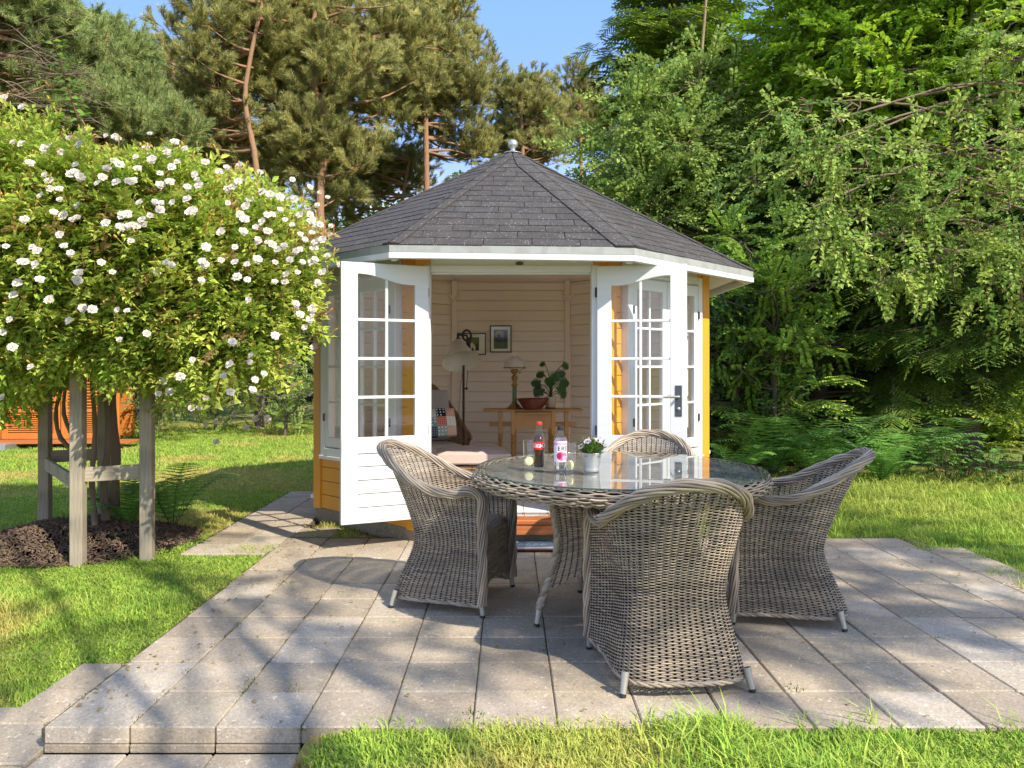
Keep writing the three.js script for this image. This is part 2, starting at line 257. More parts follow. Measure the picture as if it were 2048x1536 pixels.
// ---------------------------------------------------------------- summerhouse
const HC = V(0.02, 0, -7.206), RW = 1.80, RE = 2.15, C8 = Math.cos(Math.PI / 8), T8 = Math.tan(Math.PI / 8);
const AW = RW * C8, SW = 2 * AW * T8, QE = RE * C8, YE = 2.08, YA = 3.27, FLOOR = 0.175, BASE = 0.085;
const house = thing('summerhouse', 'yellow octagonal garden summerhouse with white doors and grey shingle roof', 'summerhouse', HC.toArray());
{
  const R = rng(21);
  const wallAt = (k, o) => { const a = k * Math.PI / 4; o.position.set(Math.sin(a) * AW, 0, Math.cos(a) * AW); o.rotation.y = a; return o; };
  const oct = (r, y0, y1, n = 8) => { const s = new THREE.Shape(); for (let k = 0; k < 8; k++) { const a = (k + 0.5) * Math.PI / 4; k ? s.lineTo(Math.sin(a) * r, Math.cos(a) * r) : s.moveTo(Math.sin(a) * r, Math.cos(a) * r); } const g = new THREE.ExtrudeGeometry(s, { depth: y1 - y0, bevelEnabled: false }); g.rotateX(-Math.PI / 2); g.translate(0, y0, 0); return g; };
  part('foundation', oct(RW - 0.015, -0.05, BASE), M.concrete, house);
  const boards = []; for (let k = -9; k <= 9; k++) { const x = k * 0.18, half = Math.min(1.6, Math.abs(x) < 0.65 ? 1.6 : 1.6 - (Math.abs(x) - 0.65)); boards.push(box(0.177, 0.03, half * 2, x, FLOOR - 0.015, 0, 0.002)); }
  part('floor', boards, M.floorWhite, house);
  part('floor_deck', oct(RW - 0.10, BASE + 0.002, FLOOR - 0.034), M.floorWhite, house);

  const P = 0.115, TOP = 2.24, win = { x: 0.47, y0: 0.60, y1: 1.93 };
  const plankG = {}; const plank = (w, h = P - 0.004, t = 0.02) => plankG[`${w.toFixed(3)},${h},${t}`] ??= box(w, h, t, 0, 0, 0, 0.004);
  function planks(wall, x0, x1, y0, y1, z, mat) { for (let y = y0; y < y1 - 0.02; y += P) { const h = Math.min(P, y1 - y); const o = part('plank', plank(x1 - x0, +(h - 0.0035).toFixed(4)), mat, wall); o.position.set((x0 + x1) / 2, y + h / 2, z + (R() - 0.5) * 0.0012); } }
  function makeWindow(k) {
    const w = win.x, h = win.y1 - win.y0, fr = [];
    for (const s of [-1, 1]) fr.push(box(0.06, h + 0.12, 0.07, s * (w + 0.01), win.y0 + h / 2, 0.015, 0.004));
    fr.push(box(2 * w - 0.042, 0.06, 0.07, 0, win.y1 + 0.03, 0.015, 0.004), box(2 * w - 0.042, 0.06, 0.07, 0, win.y0 - 0.03, 0.015, 0.004), box(2 * w + 0.10, 0.03, 0.06, 0, win.y0 - 0.077, 0.03, 0.004));
    const o = wallAt(k, part('window', fr, M.white, house));
    const sash = (x0, x1) => {
      const g = [], cx = (x0 + x1) / 2, ww = x1 - x0, s = 0.055;
      g.push(box(s, h - 0.02, 0.035, x0 + s / 2, win.y0 + h / 2, 0.028, 0.003), box(s, h - 0.02, 0.035, x1 - s / 2, win.y0 + h / 2, 0.028, 0.003), box(ww - 2 * s, 0.075, 0.035, cx, win.y0 + 0.05, 0.028, 0.003), box(ww - 2 * s, 0.085, 0.035, cx, win.y1 - 0.055, 0.028, 0.003));
      part('sash', g, M.white, o);
      const gy0 = win.y0 + 0.087, gy1 = win.y1 - 0.097, bars = [box(0.018, gy1 - gy0, 0.03, cx, (gy0 + gy1) / 2, 0.028, 0.003)], gw = ww - 2 * s;
      for (let r = 1; r < 4; r++) for (const q of [-1, 1]) bars.push(box(gw / 2 - 0.009, 0.018, 0.03, cx + q * (gw / 4 + 0.0045), lerp(gy0, gy1, r / 4), 0.028, 0.003));
      part('glazing_bar', bars, M.white, o);
      for (let r = 0; r < 4; r++) for (const q of [-1, 1]) { const p = part('pane', new THREE.PlaneGeometry(gw / 2 - 0.01, (gy1 - gy0) / 4 - 0.01), M.pane, o); p.position.set(cx + q * gw / 4, lerp(gy0, gy1, (r + 0.5) / 4), 0.026); }
    };
    sash(-w + 0.022, -0.004); sash(0.004, w - 0.022);
    for (const s of [-1, 1]) for (const y of [win.y0 + 0.25, win.y1 - 0.25]) { const hg = part('hinge', tubeGeo([V(0, -0.03, 0), V(0, 0.03, 0)], 0.007, 8), M.iron, o); hg.position.set(s * (w - 0.022), y, 0.056); }
  }
  for (let k = 0; k < 8; k++) {
    if (k === 0) continue;
    win.x = k === 3 || k === 5 ? 0.27 : 0.47;  // the narrow rear side windows are unseen, added to let more light inside
    const hasWin = k === 1 || k === 7 || k === 2 || k === 6 || k === 3 || k === 5, hw = SW / 2 - 0.02, T = 0.03, z = -0.045, g = [];
    if (hasWin) { g.push(box(hw - win.x - 0.02, TOP - BASE, T, -(hw + win.x + 0.02) / 2, (TOP + BASE) / 2, z, 0), box(hw - win.x - 0.02, TOP - BASE, T, (hw + win.x + 0.02) / 2, (TOP + BASE) / 2, z, 0), box(2 * win.x + 0.04, win.y0 - BASE, T, 0, (win.y0 + BASE) / 2, z, 0), box(2 * win.x + 0.04, TOP - win.y1, T, 0, (TOP + win.y1) / 2, z, 0)); }
    else g.push(box(2 * hw, TOP - BASE, T, 0, (TOP + BASE) / 2, z, 0));
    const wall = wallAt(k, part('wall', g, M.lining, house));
    if (k === 1 || k === 7) {
      planks(wall, -hw, hw, BASE, win.y0 - 0.10, -0.017, M.yellow);
      planks(wall, -hw, -win.x - 0.045, win.y0 - 0.095, TOP - 0.1, -0.017, M.yellow); planks(wall, win.x + 0.045, hw, win.y0 - 0.095, TOP - 0.1, -0.017, M.yellow);
      const hd = part('header_board', box(2 * win.x + 0.07, 0.14, 0.02, 0, win.y1 + 0.135, -0.012, 0.003), M.white, wall);
    } else if (hasWin) part('cladding', [box(2 * hw, win.y0 - 0.1 - BASE, 0.02, 0, (win.y0 - 0.1 + BASE) / 2, -0.018, 0.002), box(hw - win.x - 0.045, TOP - win.y0, 0.02, (hw + win.x + 0.045) / 2, (TOP + win.y0) / 2 - 0.05, -0.018, 0.002), box(hw - win.x - 0.045, TOP - win.y0, 0.02, -(hw + win.x + 0.045) / 2, (TOP + win.y0) / 2 - 0.05, -0.018, 0.002), box(2 * win.x, 0.2, 0.02, 0, win.y1 + 0.16, -0.018, 0.002)], M.yellow, wall);
    else { part('cladding', box(2 * hw, TOP - 0.1 - BASE, 0.02, 0, (TOP + BASE - 0.1) / 2, -0.018, 0.002), M.yellow, wall); }
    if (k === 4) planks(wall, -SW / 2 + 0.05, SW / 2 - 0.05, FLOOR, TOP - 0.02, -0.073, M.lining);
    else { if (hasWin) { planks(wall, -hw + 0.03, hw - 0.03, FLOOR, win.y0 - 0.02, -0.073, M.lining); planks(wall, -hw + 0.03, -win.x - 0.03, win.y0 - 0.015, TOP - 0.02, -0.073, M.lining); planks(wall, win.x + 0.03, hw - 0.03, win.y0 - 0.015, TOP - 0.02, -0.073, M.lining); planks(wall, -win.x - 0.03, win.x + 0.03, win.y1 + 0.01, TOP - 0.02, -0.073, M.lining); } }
    if (hasWin) makeWindow(k);
  }
  // corner posts outside (two boards each) and corner battens inside
  for (let k = 0; k < 8; k++) {
    const a = (k + 0.5) * Math.PI / 4, o = part('corner_post', [box(0.105, TOP - 0.06 - BASE, 0.03, -0.052, (TOP - 0.06 + BASE) / 2, -0.012, 0.004).rotateY(-Math.PI / 8), box(0.105, TOP - 0.06 - BASE, 0.03, 0.052, (TOP - 0.06 + BASE) / 2, -0.012, 0.004).rotateY(Math.PI / 8)], M.yellow, house);
    o.position.set(Math.sin(a) * (RW + 0.004), -0.006, Math.cos(a) * (RW + 0.004)); o.rotation.y = a;
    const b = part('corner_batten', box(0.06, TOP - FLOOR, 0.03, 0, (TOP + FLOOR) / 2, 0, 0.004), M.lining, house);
    b.position.set(Math.sin(a) * (RW - 0.115), 0, Math.cos(a) * (RW - 0.115)); b.rotation.y = a;
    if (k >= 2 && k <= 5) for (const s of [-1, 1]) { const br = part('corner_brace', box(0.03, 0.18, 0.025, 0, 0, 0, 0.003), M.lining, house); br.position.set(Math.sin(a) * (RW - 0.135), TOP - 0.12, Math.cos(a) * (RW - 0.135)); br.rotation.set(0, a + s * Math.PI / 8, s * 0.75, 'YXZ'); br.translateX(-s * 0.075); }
  }
  // front: door frame, header, badge
  const dx0 = -0.612, dx1 = 0.60, dTop = 1.985;
  const fr = [box(0.05, dTop - FLOOR, 0.09, dx0 + 0.005, (dTop + FLOOR) / 2, -0.015, 0.004), box(0.05, dTop - FLOOR, 0.09, dx1 - 0.005, (dTop + FLOOR) / 2, -0.015, 0.004), box(dx1 - dx0 - 0.062, 0.045, 0.09, (dx0 + dx1) / 2, dTop - 0.0225, -0.015, 0.004), box(dx1 - dx0 - 0.062, 0.014, 0.03, (dx0 + dx1) / 2, dTop - 0.052, -0.03, 0.002)];
  wallAt(0, part('door_frame', fr, M.white, house));
  wallAt(0, part('header_board', box(SW - 0.22, TOP - dTop, 0.025, 0, (TOP + dTop) / 2, -0.006, 0.003), M.white, house));
  const badge = part('badge', new THREE.SphereGeometry(1, 20, 12), std({ color: new THREE.Color().setRGB(0.13, 0.08, 0.05), roughness: 0.4 }), house); badge.scale.set(0.028, 0.014, 0.008); badge.position.set(0.055, 2.0, AW + 0.012);
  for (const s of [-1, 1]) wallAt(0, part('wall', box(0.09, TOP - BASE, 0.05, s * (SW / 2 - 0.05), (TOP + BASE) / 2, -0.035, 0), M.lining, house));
  part('threshold', [box(dx1 - dx0 - 0.02, 0.035, 0.30, -0.006, FLOOR - 0.0175, AW - 0.07, 0.008), box(dx1 - dx0 - 0.06, 0.07, 0.03, -0.006, FLOOR - 0.072, AW + 0.055, 0.003)], M.redwood, house);
  // doors
  function makeDoor(hx, turn, handle) {
    const w = 0.622, h = 1.785, sh = new THREE.Shape([[0, 0], [w, 0], [w, h], [0, h]].map(([x, y]) => new THREE.Vector2(x, y)));
    const gx0 = 0.10, gx1 = w - 0.115, gy0 = 0.588, top = (x) => 1.645 + 0.062 * sst(0.1, 0.95, (x - gx0) / (gx1 - gx0));
    const hole = [[gx0, gy0], [gx1, gy0]]; for (let k = 0; k <= 14; k++) { const x = lerp(gx1, gx0, k / 14); hole.push([x, top(x)]); }
    sh.holes.push(new THREE.Path(hole.map(([x, y]) => new THREE.Vector2(x, y))), new THREE.Path([[gx0, 0.012], [gx1, 0.012], [gx1, 0.478], [gx0, 0.478]].map(([x, y]) => new THREE.Vector2(x, y))));
    const g = new THREE.ExtrudeGeometry(sh, { depth: 0.034, bevelEnabled: true, bevelThickness: 0.003, bevelSize: 0.003, bevelOffset: -0.003, bevelSegments: 1 }); g.translate(0, 0, -0.017);
    const d = part('door', g, M.white, house); d.position.set(hx - HC.x, 0.188, -5.50 - HC.z); d.rotation.y = turn;
    const cx = (gx0 + gx1) / 2, rows = [gy0, 0.862, 1.128, 1.395, 1.70];
    part('glazing_bar', box(0.02, top(cx) - gy0 + 0.004, 0.028, cx, (gy0 + top(cx)) / 2, 0, 0.003), M.white, d);
    for (const y of rows.slice(1, 4)) for (const q of [0, 1]) part('glazing_bar', box(gx1 - cx - 0.01, 0.02, 0.028, q ? (gx1 + cx + 0.01) / 2 : (gx0 + cx - 0.01) / 2, y, 0, 0.003), M.white, d);
    for (let r = 0; r < 4; r++) for (const q of [0, 1]) { const x0 = q ? cx : gx0, x1 = q ? gx1 : cx, p = part('pane', new THREE.PlaneGeometry(x1 - x0 - 0.012, rows[r + 1] - rows[r] - 0.012), M.pane, d); p.position.set((x0 + x1) / 2, (rows[r] + rows[r + 1]) / 2, 0.002); }
    for (let k = 0; k < 5; k++) part('plank', box(gx1 - gx0 - 0.001, 0.0885, 0.022, cx, 0.012 + 0.0932 * (k + 0.5), 0, 0.006), M.white, d);
    for (const y of [0.62, 1.60]) part('hinge', [tubeGeo([V(-0.006, y - 0.035, 0.012), V(-0.006, y + 0.035, 0.012)], 0.009, 8), box(0.02, 0.03, 0.012, -0.004, y, 0.012, 0.002)], M.black, d);
    if (handle) for (const s of [1, -1]) {
      const pl = part('handle_plate', box(0.046, 0.215, 0.008, w - 0.057, 0.835, s * 0.021, 0.002), std({ color: new THREE.Color().setRGB(0.10, 0.105, 0.11), metalness: 0.5, roughness: 0.4 }), d);
      part('handle', [tubeGeo([V(w - 0.055, 0.865, s * 0.022), V(w - 0.055, 0.865, s * 0.06), V(w - 0.062, 0.865, s * 0.066), V(w - 0.16, 0.862, s * 0.066)], 0.009, 8), lathe([[0, 0], [0.012, 0], [0.012, 0.006], [0, 0.007]], 12).rotateX(s * Math.PI / 2).translate(w - 0.057, 0.78, s * 0.025)], M.alu, d);
      if (s > 0) part('latch', box(0.002, 0.12, 0.02, w + 0.0012, 0.85, 0, 0.0005), M.zinc, d);
    }
    return d;
  }
  makeDoor(-0.578, -155 * Math.PI / 180, false); makeDoor(0.628, -12 * Math.PI / 180, true);

  // roof: deck, lining, shingles, caps, eaves
  const roof = new THREE.Group(); roof.name = 'roof'; house.add(roof);
  roof.position.set(0, YE, 0); roof.rotation.z = -0.013;
  const up = YA - YE, SL = Math.hypot(QE, up), sl = Math.atan2(up, QE);
  const facet = (k, q, w, lift) => { const a = k * Math.PI / 4, t = q / SL, h = QE * (1 - t), y = up * t; const n = V(Math.sin(a) * Math.sin(sl), Math.cos(sl), Math.cos(a) * Math.sin(sl)); return V(Math.sin(a) * h + Math.cos(a) * w, y, Math.cos(a) * h - Math.sin(a) * w).addScaledVector(n, lift); };   // q up the slope from the eave, w sideways
  const half = (q) => QE * T8 * (1 - q / SL);
  { const m = new MB(), l = new MB(); for (let k = 0; k < 8; k++) { m.tri(facet(k, -0.01, -half(-0.01), -0.004), facet(k, -0.01, half(-0.01), -0.004), facet(k, SL, 0, -0.004)); const y = -0.055; l.tri(facet(k, 0.012, half(0.01), y), facet(k, 0.012, -half(0.01), y), facet(k, SL, 0, y)); for (let b = 0; b < 15; b++) { const q = 0.02 + b * 0.15; if (half(q + 0.15) < 0.03) break; l.quad(facet(k, q + 0.146, -half(q + 0.146) + 0.01, y - 0.012), facet(k, q + 0.146, half(q + 0.146) - 0.01, y - 0.012), facet(k, q, half(q) - 0.01, y - 0.012), facet(k, q, -half(q) + 0.01, y - 0.012)); } }
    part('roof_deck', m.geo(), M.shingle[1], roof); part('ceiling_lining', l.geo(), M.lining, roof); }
  const shingleGeo = (k, q0, q1, a0, a1, lift) => {            // a shingle between two rows, clipped to its facet
    const m = new MB(), c = (q, w) => clamp(w, -half(q) + 0.001, half(q) - 0.001), l0 = lift, l1 = 0.001;
    const A = facet(k, q0, c(q0, a0), l0), B = facet(k, q0, c(q0, a1), l0), C = facet(k, q1, c(q1, a1), l1), D = facet(k, q1, c(q1, a0), l1), A2 = facet(k, q0, c(q0, a0), -0.003), B2 = facet(k, q0, c(q0, a1), -0.003), C2 = facet(k, q1, c(q1, a1), -0.003), D2 = facet(k, q1, c(q1, a0), -0.003);
    m.quad(A, B, C, D); m.quad(A2, B2, B, A); m.quad(B2, C2, C, B); m.quad(D2, A2, A, D);
    const ux = R() * 2, uy = R() * 2; for (let i = 0; i < m.u.length; i += 2) { m.u[i] += ux; m.u[i + 1] += uy; } return m.geo();
  };
  const rest = [];
  for (let k = 0; k < 8; k++) for (let r = 0; r < 18; r++) {
    const q0 = -0.012 + r * 0.1285, q1 = Math.min(q0 + 0.16, SL - 0.005), hw = half(q0); if (hw < 0.04) continue;
    const front = k === 0 || k === 1 || k === 7, tab = 0.33; let x = -hw - (r % 2 ? 0.165 : 0.02) + (R() - 0.5) * 0.03;
    for (; x < hw; x += tab) { const a0 = Math.max(x, -hw), a1 = Math.min(x + tab - 0.006, hw); if (a1 - a0 < 0.03) continue; const g = shingleGeo(k, q0 + (R() - 0.5) * 0.004, q1, a0, a1, 0.0045 + R() * 0.003); if (front) part('shingle', g, M.shingle[Math.floor(R() * 4)], roof); else rest.push(g); }
  }
  { const o = part('shingles', rest, M.shingle[0], roof); o.userData.kind = 'stuff'; }
  for (let k = 0; k < 8; k++) {                                 // caps folded over the hips
    const m = new MB(), b = (k + 1) % 8, wd = k === 0 ? 0.13 : 0.07;
    for (let r = 0; r < 10; r++) { const q0 = -0.014 + r * 0.232, q1 = Math.min(q0 + 0.24, SL - 0.03), f = (q) => Math.min(wd, half(q) * 0.9); if (q1 <= q0) break;
      for (const [kk, s] of [[k, 1], [b, -1]]) { const A = facet(kk, q0, s * half(q0), 0.017), B = facet(kk, q0, s * (half(q0) - f(q0)), 0.015), C = facet(kk, q1, s * (half(q1) - f(q1)), 0.012), D = facet(kk, q1, s * half(q1), 0.012), B2 = facet(kk, q0, s * (half(q0) - f(q0)), 0), C2 = facet(kk, q1, s * (half(q1) - f(q1)), 0), A2 = facet(kk, q0, s * half(q0), 0); s > 0 ? (m.quad(B, A, D, C), m.quad(B2, B, C, C2), m.quad(B2, A2, A, B)) : (m.quad(A, B, C, D), m.quad(B, B2, C2, C), m.quad(A2, B2, B, A)); } }
    part('hip_cap', m.geo(), M.shingle[k % 3], roof);
  }
  const eave = (k, o) => { const a = k * Math.PI / 4; o.position.set(Math.sin(a) * QE, 0, Math.cos(a) * QE); o.rotation.y = a; return o; };
  const LE = 2 * QE * T8;
  const trap = (len, y0, y1, z0, z1) => { const m = new MB(), e = (z) => len / 2 + z * T8; const q = (x, y, z) => V(x, y, z); const A = e(z1), B = e(z0); m.quad(q(-A, y0, z1), q(A, y0, z1), q(A, y1, z1), q(-A, y1, z1)); m.quad(q(B, y0, z0), q(-B, y0, z0), q(-B, y1, z0), q(B, y1, z0)); m.quad(q(-A, y1, z1), q(A, y1, z1), q(B, y1, z0), q(-B, y1, z0)); m.quad(q(-B, y0, z0), q(B, y0, z0), q(A, y0, z1), q(-A, y0, z1)); return m.geo(); };   // mitred board
  for (let k = 0; k < 8; k++) {
    eave(k, part('fascia_board', trap(LE, -0.098, -0.012, -0.028, 0.0), M.white, roof));
    eave(k, part('gutter_lip', trap(LE, -0.096, -0.058, 0.001, 0.014), M.white, roof));
    eave(k, part('drip_edge', trap(LE, -0.055, -0.002, 0.001, 0.010), M.drip, roof));
    if ([0, 1, 2, 6, 7].includes(k)) { const a = (k + 0.5) * Math.PI / 4, rf = part('rafter', box(0.045, 0.07, 0.42, 0, 0, 0, 0.004), M.white, roof); rf.position.set(Math.sin(a) * (RE - 0.22), 0.02, Math.cos(a) * (RE - 0.22)); rf.rotation.set(0.50, a, 0, 'YXZ'); }
  }
  part('finial', lathe([[0, 0], [0.09, 0], [0.085, 0.012], [0.03, 0.03], [0.018, 0.05], [0.03, 0.058], [0.043, 0.075], [0.047, 0.095], [0.043, 0.115], [0.026, 0.134], [0, 0.14]], 24).translate(0, up - 0.03, 0), M.zinc, roof);
}

// ---------------------------------------------------------------- woven rattan
const TONES = [[0.45, 0.355, 0.25], [0.38, 0.30, 0.21], [0.29, 0.23, 0.17], [0.51, 0.41, 0.29], [0.22, 0.18, 0.15], [0.38, 0.315, 0.24]];
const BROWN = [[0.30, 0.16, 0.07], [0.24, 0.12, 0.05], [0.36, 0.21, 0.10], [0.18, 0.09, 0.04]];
function strandTone(R, tones) { const a = tones[Math.floor(R() * tones.length)], b = tones[Math.floor(R() * tones.length)], t = R(); return [0, 1, 2].map((k) => lerp(a[k], b[k], t)); }
function weave(m, surf, nU, nV, o = {}) {                       // strands running along u, in and out of stakes running along v
  const { amp = 0.0035, fill = 0.84, ht = 0.0022, sub = 3, seed = 1, tones = TONES, stakes = true, closed = false, span = null, reach = null } = o, R = rng(seed), e = 1e-3;
  const frameAt = (u, v) => { const a = surf(Math.max(0, u - e), v), b = surf(Math.min(1, u + e), v), c = surf(u, Math.max(0, v - e)), d = surf(u, Math.min(1, v + e)); const du = b.sub(a), dv = d.sub(c), k = dv.length() / (Math.min(1, v + e) - Math.max(0, v - e)); du.normalize(); dv.normalize(); return { n: du.clone().cross(dv).normalize(), dv, k }; };
  const n = nU * sub;
  for (let j = 0; j < nV; j++) {
    const v = (j + 0.5) / nV; let tone = strandTone(R, tones), next = strandTone(R, tones), ph = R() * 40, base = m.p.length / 3;
    const su = span ? span(v) : 0, i0 = Math.ceil(su * n), i1 = n - i0; if (i1 - i0 < 4) continue;
    for (let i = i0; i <= i1; i++) {
      const u = i / n, p = surf(u, v), { n: N, dv, k } = frameAt(u, v), off = amp * Math.cos(Math.PI * (u * nU + j)), hh = k / nV * 0.5 * fill, q = p.clone().addScaledVector(N, off);
      if (i % (sub * 7) === 0 && i) { tone = next; next = strandTone(R, tones); }
      const w = 0.86 + 0.28 * vnoise(u * nU * 0.8 + ph, v * 90, seed), c = tone.map((x) => x * w);
      m.v(q.clone().addScaledVector(N, ht), N, 0, 0, c); m.v(q.clone().addScaledVector(dv, hh), dv, 0, 0, c); m.v(q.clone().addScaledVector(N, -ht), N.clone().negate(), 0, 0, c); m.v(q.clone().addScaledVector(dv, -hh), dv.clone().negate(), 0, 0, c);
      if (i > i0) { const a = base + (i - i0 - 1) * 4, b = base + (i - i0) * 4; for (let s = 0; s < 4; s++) { const s2 = (s + 1) % 4; m.t(a + s, b + s, a + s2); m.t(a + s2, b + s, b + s2); } }
    }
  }
  if (stakes) for (let i = 0; i <= nU - (closed ? 1 : 0); i++) {
    const u = i / nU, c = strandTone(R, tones).map((x) => x * 0.8), base = m.p.length / 3, q = 20;
    for (let j = 0; j <= q; j++) { const v = j / q * (reach ? reach(u) : 1), p = surf(u, v), { n: N, dv } = frameAt(u, v), t = dv.clone().cross(N); m.v(p.clone().addScaledVector(t, 0.004).addScaledVector(N, 0.001), N, 0, 0, c); m.v(p.clone().addScaledVector(t, -0.004).addScaledVector(N, 0.001), N, 0, 0, c); if (j) { const a = base + (j - 1) * 2; m.t(a, a + 1, a + 2); m.t(a + 2, a + 1, a + 3); } }
  }
}
function rope(m, pts, Rr, ns, pitch, o = {}) {                  // a braided roll: strands wound slowly round a path
  const { seed = 5, tones = TONES, sides = 5, r = Rr * 0.46, closed = false } = o, R = rng(seed), n = pts.length, fr = []; let len = 0, prev = null;
  for (let k = 0; k < n; k++) { const a = pts[Math.max(0, k - 1)], b = pts[Math.min(n - 1, k + 1)], d = b.clone().sub(a).normalize(); let s = (prev ?? (Math.abs(d.y) > 0.8 ? V(1, 0, 0) : V(0, 1, 0))).clone(); s.addScaledVector(d, -s.dot(d)).normalize(); prev = s; if (k) len += pts[k].distanceTo(pts[k - 1]); fr.push([s, d.clone().cross(s), len]); }
  for (let q = 0; q < ns; q++) { const ph = q / ns * Math.PI * 2, tone = strandTone(R, tones), t2 = strandTone(R, tones), wob = R() * 9; m.tube(pts.map((p, k) => { const [s, b, l] = fr[k], g = ph + l / pitch * Math.PI * 2, rr = Rr * (0.92 + 0.14 * Math.sin(l * 38 + wob)); return p.clone().addScaledVector(s, Math.cos(g) * rr).addScaledVector(b, Math.sin(g) * rr); }), r, sides, (t) => { const w = 0.8 + 0.4 * vnoise(t * 30 + wob, q, seed); return tone.map((x, k) => lerp(x, t2[k], t) * w); }); }
}
const resample = (pts, step) => { const c = new THREE.CatmullRomCurve3(pts, false, 'centripetal'); return c.getSpacedPoints(Math.max(4, Math.round(c.getLength() / step))); };

// ---------------------------------------------------------------- the four chairs
const wickerChair = thing('wicker_armchair', 'grey woven rattan armchair at the front of the table, seen from behind', 'armchair', [0.665, 0, -3.21], 185 * Math.PI / 180, 'rattan chairs round the glass table');
{
  const Y0 = 0.050, rim = (s) => 0.612 + 0.205 * Math.pow(sst(0.22, 0.98, 1 - Math.abs(2 * s - 1)), 1.1) - 0.012 * sst(0.05, 0.2, Math.min(s, 1 - s)) * sst(0.36, 0.25, Math.min(s, 1 - s));
  const ZF = 0.255, ZC = 0.03;
  const zb = (y) => y < 0.36 ? lerp(0.285, 0.175, sst(0.0, 0.36, y)) : lerp(0.175, 0.385, Math.pow(clamp((y - 0.36) / 0.46), 1.3));
  const wd = (y) => y < 0.34 ? lerp(0.262, 0.212, sst(0.0, 0.34, y)) : lerp(0.212, 0.312, sst(0.32, 0.8, y));
  const nn = (y) => lerp(4.2, 2.15, sst(0.05, 0.75, y));
  const WF = 0.283;
  const cache = new Map();
  function level(y) {                                           // the plan of the shell at one height, as a fine polyline with lengths
    const key = Math.round(y * 1000); let L = cache.get(key); if (L) return L;
    const w = wd(y), b = zb(y) + ZC, e = 2 / nn(y), pts = [];
    for (let k = 0; k <= 12; k++) { const t = k / 12, z = lerp(ZF, ZC, t); pts.push([lerp(WF, w, sst(0, 1, t) * 0.9 + 0.1 * t), z]); }
    for (let k = 1; k < 60; k++) { const a = k / 60 * Math.PI, c = Math.cos(a), s = Math.sin(a); pts.push([w * Math.sign(c) * Math.pow(Math.abs(c), e), ZC - b * Math.pow(s, e)]); }
    for (let k = 12; k >= 0; k--) pts.push([-pts[k][0], pts[k][1]]);
    const l = [0]; for (let k = 1; k < pts.length; k++) l.push(l[k - 1] + Math.hypot(pts[k][0] - pts[k - 1][0], pts[k][1] - pts[k - 1][1]));
    cache.set(key, L = { pts, l }); return L;
  }
  function plan(s, y) { const y0 = Math.floor(y * 1000) / 1000, { pts, l } = level(y0), want = s * l[l.length - 1]; let k = 1; while (k < l.length - 1 && l[k] < want) k++; const t = (want - l[k - 1]) / (l[k] - l[k - 1] || 1); return [lerp(pts[k - 1][0], pts[k][0], t), lerp(pts[k - 1][1], pts[k][1], t)]; }
  const shell = (s, t) => { const y = Y0 + t * (rim(s) - Y0), [x, z] = plan(s, y); return V(x, y, z); };
  const YT = 0.822, wall = (s, v) => { const y = Y0 + v * (YT - Y0), [x, z] = plan(s, y); return V(x, y, z); }, span = (v) => { const y = Y0 + v * (YT - Y0); let a = 0, b = 0.5; if (rim(0.001) > y && rim(0.25) > y) return 0; for (let k = 0; k < 24; k++) { const c = (a + b) / 2; rim(c) > y ? b = c : a = c; } return b; };
  const m = new MB(); weave(m, wall, 50, 130, { seed: 31, fill: 0.97, sub: 4, amp: 0.0048, ht: 0.0026, span, reach: (u) => (rim(u) - Y0) / (YT - Y0) });
  part('woven_shell', m.geo(true), M.wicker, wickerChair);
  // rim, turning down at the arm fronts into the front posts
  const r = new MB(), path = [];
  for (const y of [0.06, 0.2, 0.35, 0.5, 0.57]) path.push(V(WF + 0.004, y, ZF + 0.006));
  path.push(V(WF + 0.004, 0.60, ZF + 0.0), V(WF + 0.004, 0.625, ZF - 0.025), V(WF + 0.006, 0.632, ZF - 0.06));
  const side = []; for (let k = 0; k <= 40; k++) { const s = lerp(0.10, 0.90, k / 40), p = shell(s, 1), out = V(p.x, 0, p.z - 0.05).normalize(); side.push(p.addScaledVector(out, 0.012).add(V(0, 0.008, 0))); }
  const full = [...path, ...side, ...path.slice().reverse().map((p) => V(-p.x, p.y, p.z))];
  rope(r, resample(full, 0.02), 0.0225, 11, 0.8, { seed: 33, r: 0.0060 }); rope(r, resample(full, 0.04), 0.004, 3, 0.6, { seed: 34, r: 0.0155, tones: [[0.09, 0.075, 0.065]], sides: 6 });
  part('braided_rim', r.geo(true), M.wicker, wickerChair);
  const bb = new MB(), bot = []; for (let k = 0; k <= 40; k++) { const p = shell(k / 40, 0.005); bot.push(p); } rope(bb, resample(bot, 0.03), 0.007, 3, 0.12, { seed: 35, r: 0.006 }); part('bottom_binding', bb.geo(true), M.wicker, wickerChair);
  // seat rolling over into the front skirt
  const prof = [[0.085, ZF - 0.012], [0.2, ZF - 0.012], [0.33, ZF - 0.012], [0.385, ZF - 0.02], [0.408, ZF - 0.05], [0.412, 0.1], [0.408, 0], [0.406, -0.08], [0.406, -0.165]].map(([y, z]) => V(0, y, z)), pc = new THREE.CatmullRomCurve3(prof, false, 'centripetal');
  const seat = (u, v) => { const p = pc.getPointAt(v), k = 2 * u - 1; let w = p.z > 0 ? lerp(WF, 0.225, sst(0.25, 0, p.z)) : 0.225 * Math.sqrt(Math.max(0.05, 1 - Math.pow(Math.max(0, -p.z) / 0.205, 3))); const arch = v < 0.15 ? 0.05 * (1 - k * k) * (1 - v / 0.15) : 0; return V(k * (w - 0.012), p.y + arch, p.z); };
  const sm = new MB(); weave(sm, (u, v) => seat(1 - u, v), 34, 100, { seed: 37, fill: 0.95, sub: 2, ht: 0.0018, tones: TONES.slice(1) }); part('seat', sm.geo(true), M.wicker, wickerChair);
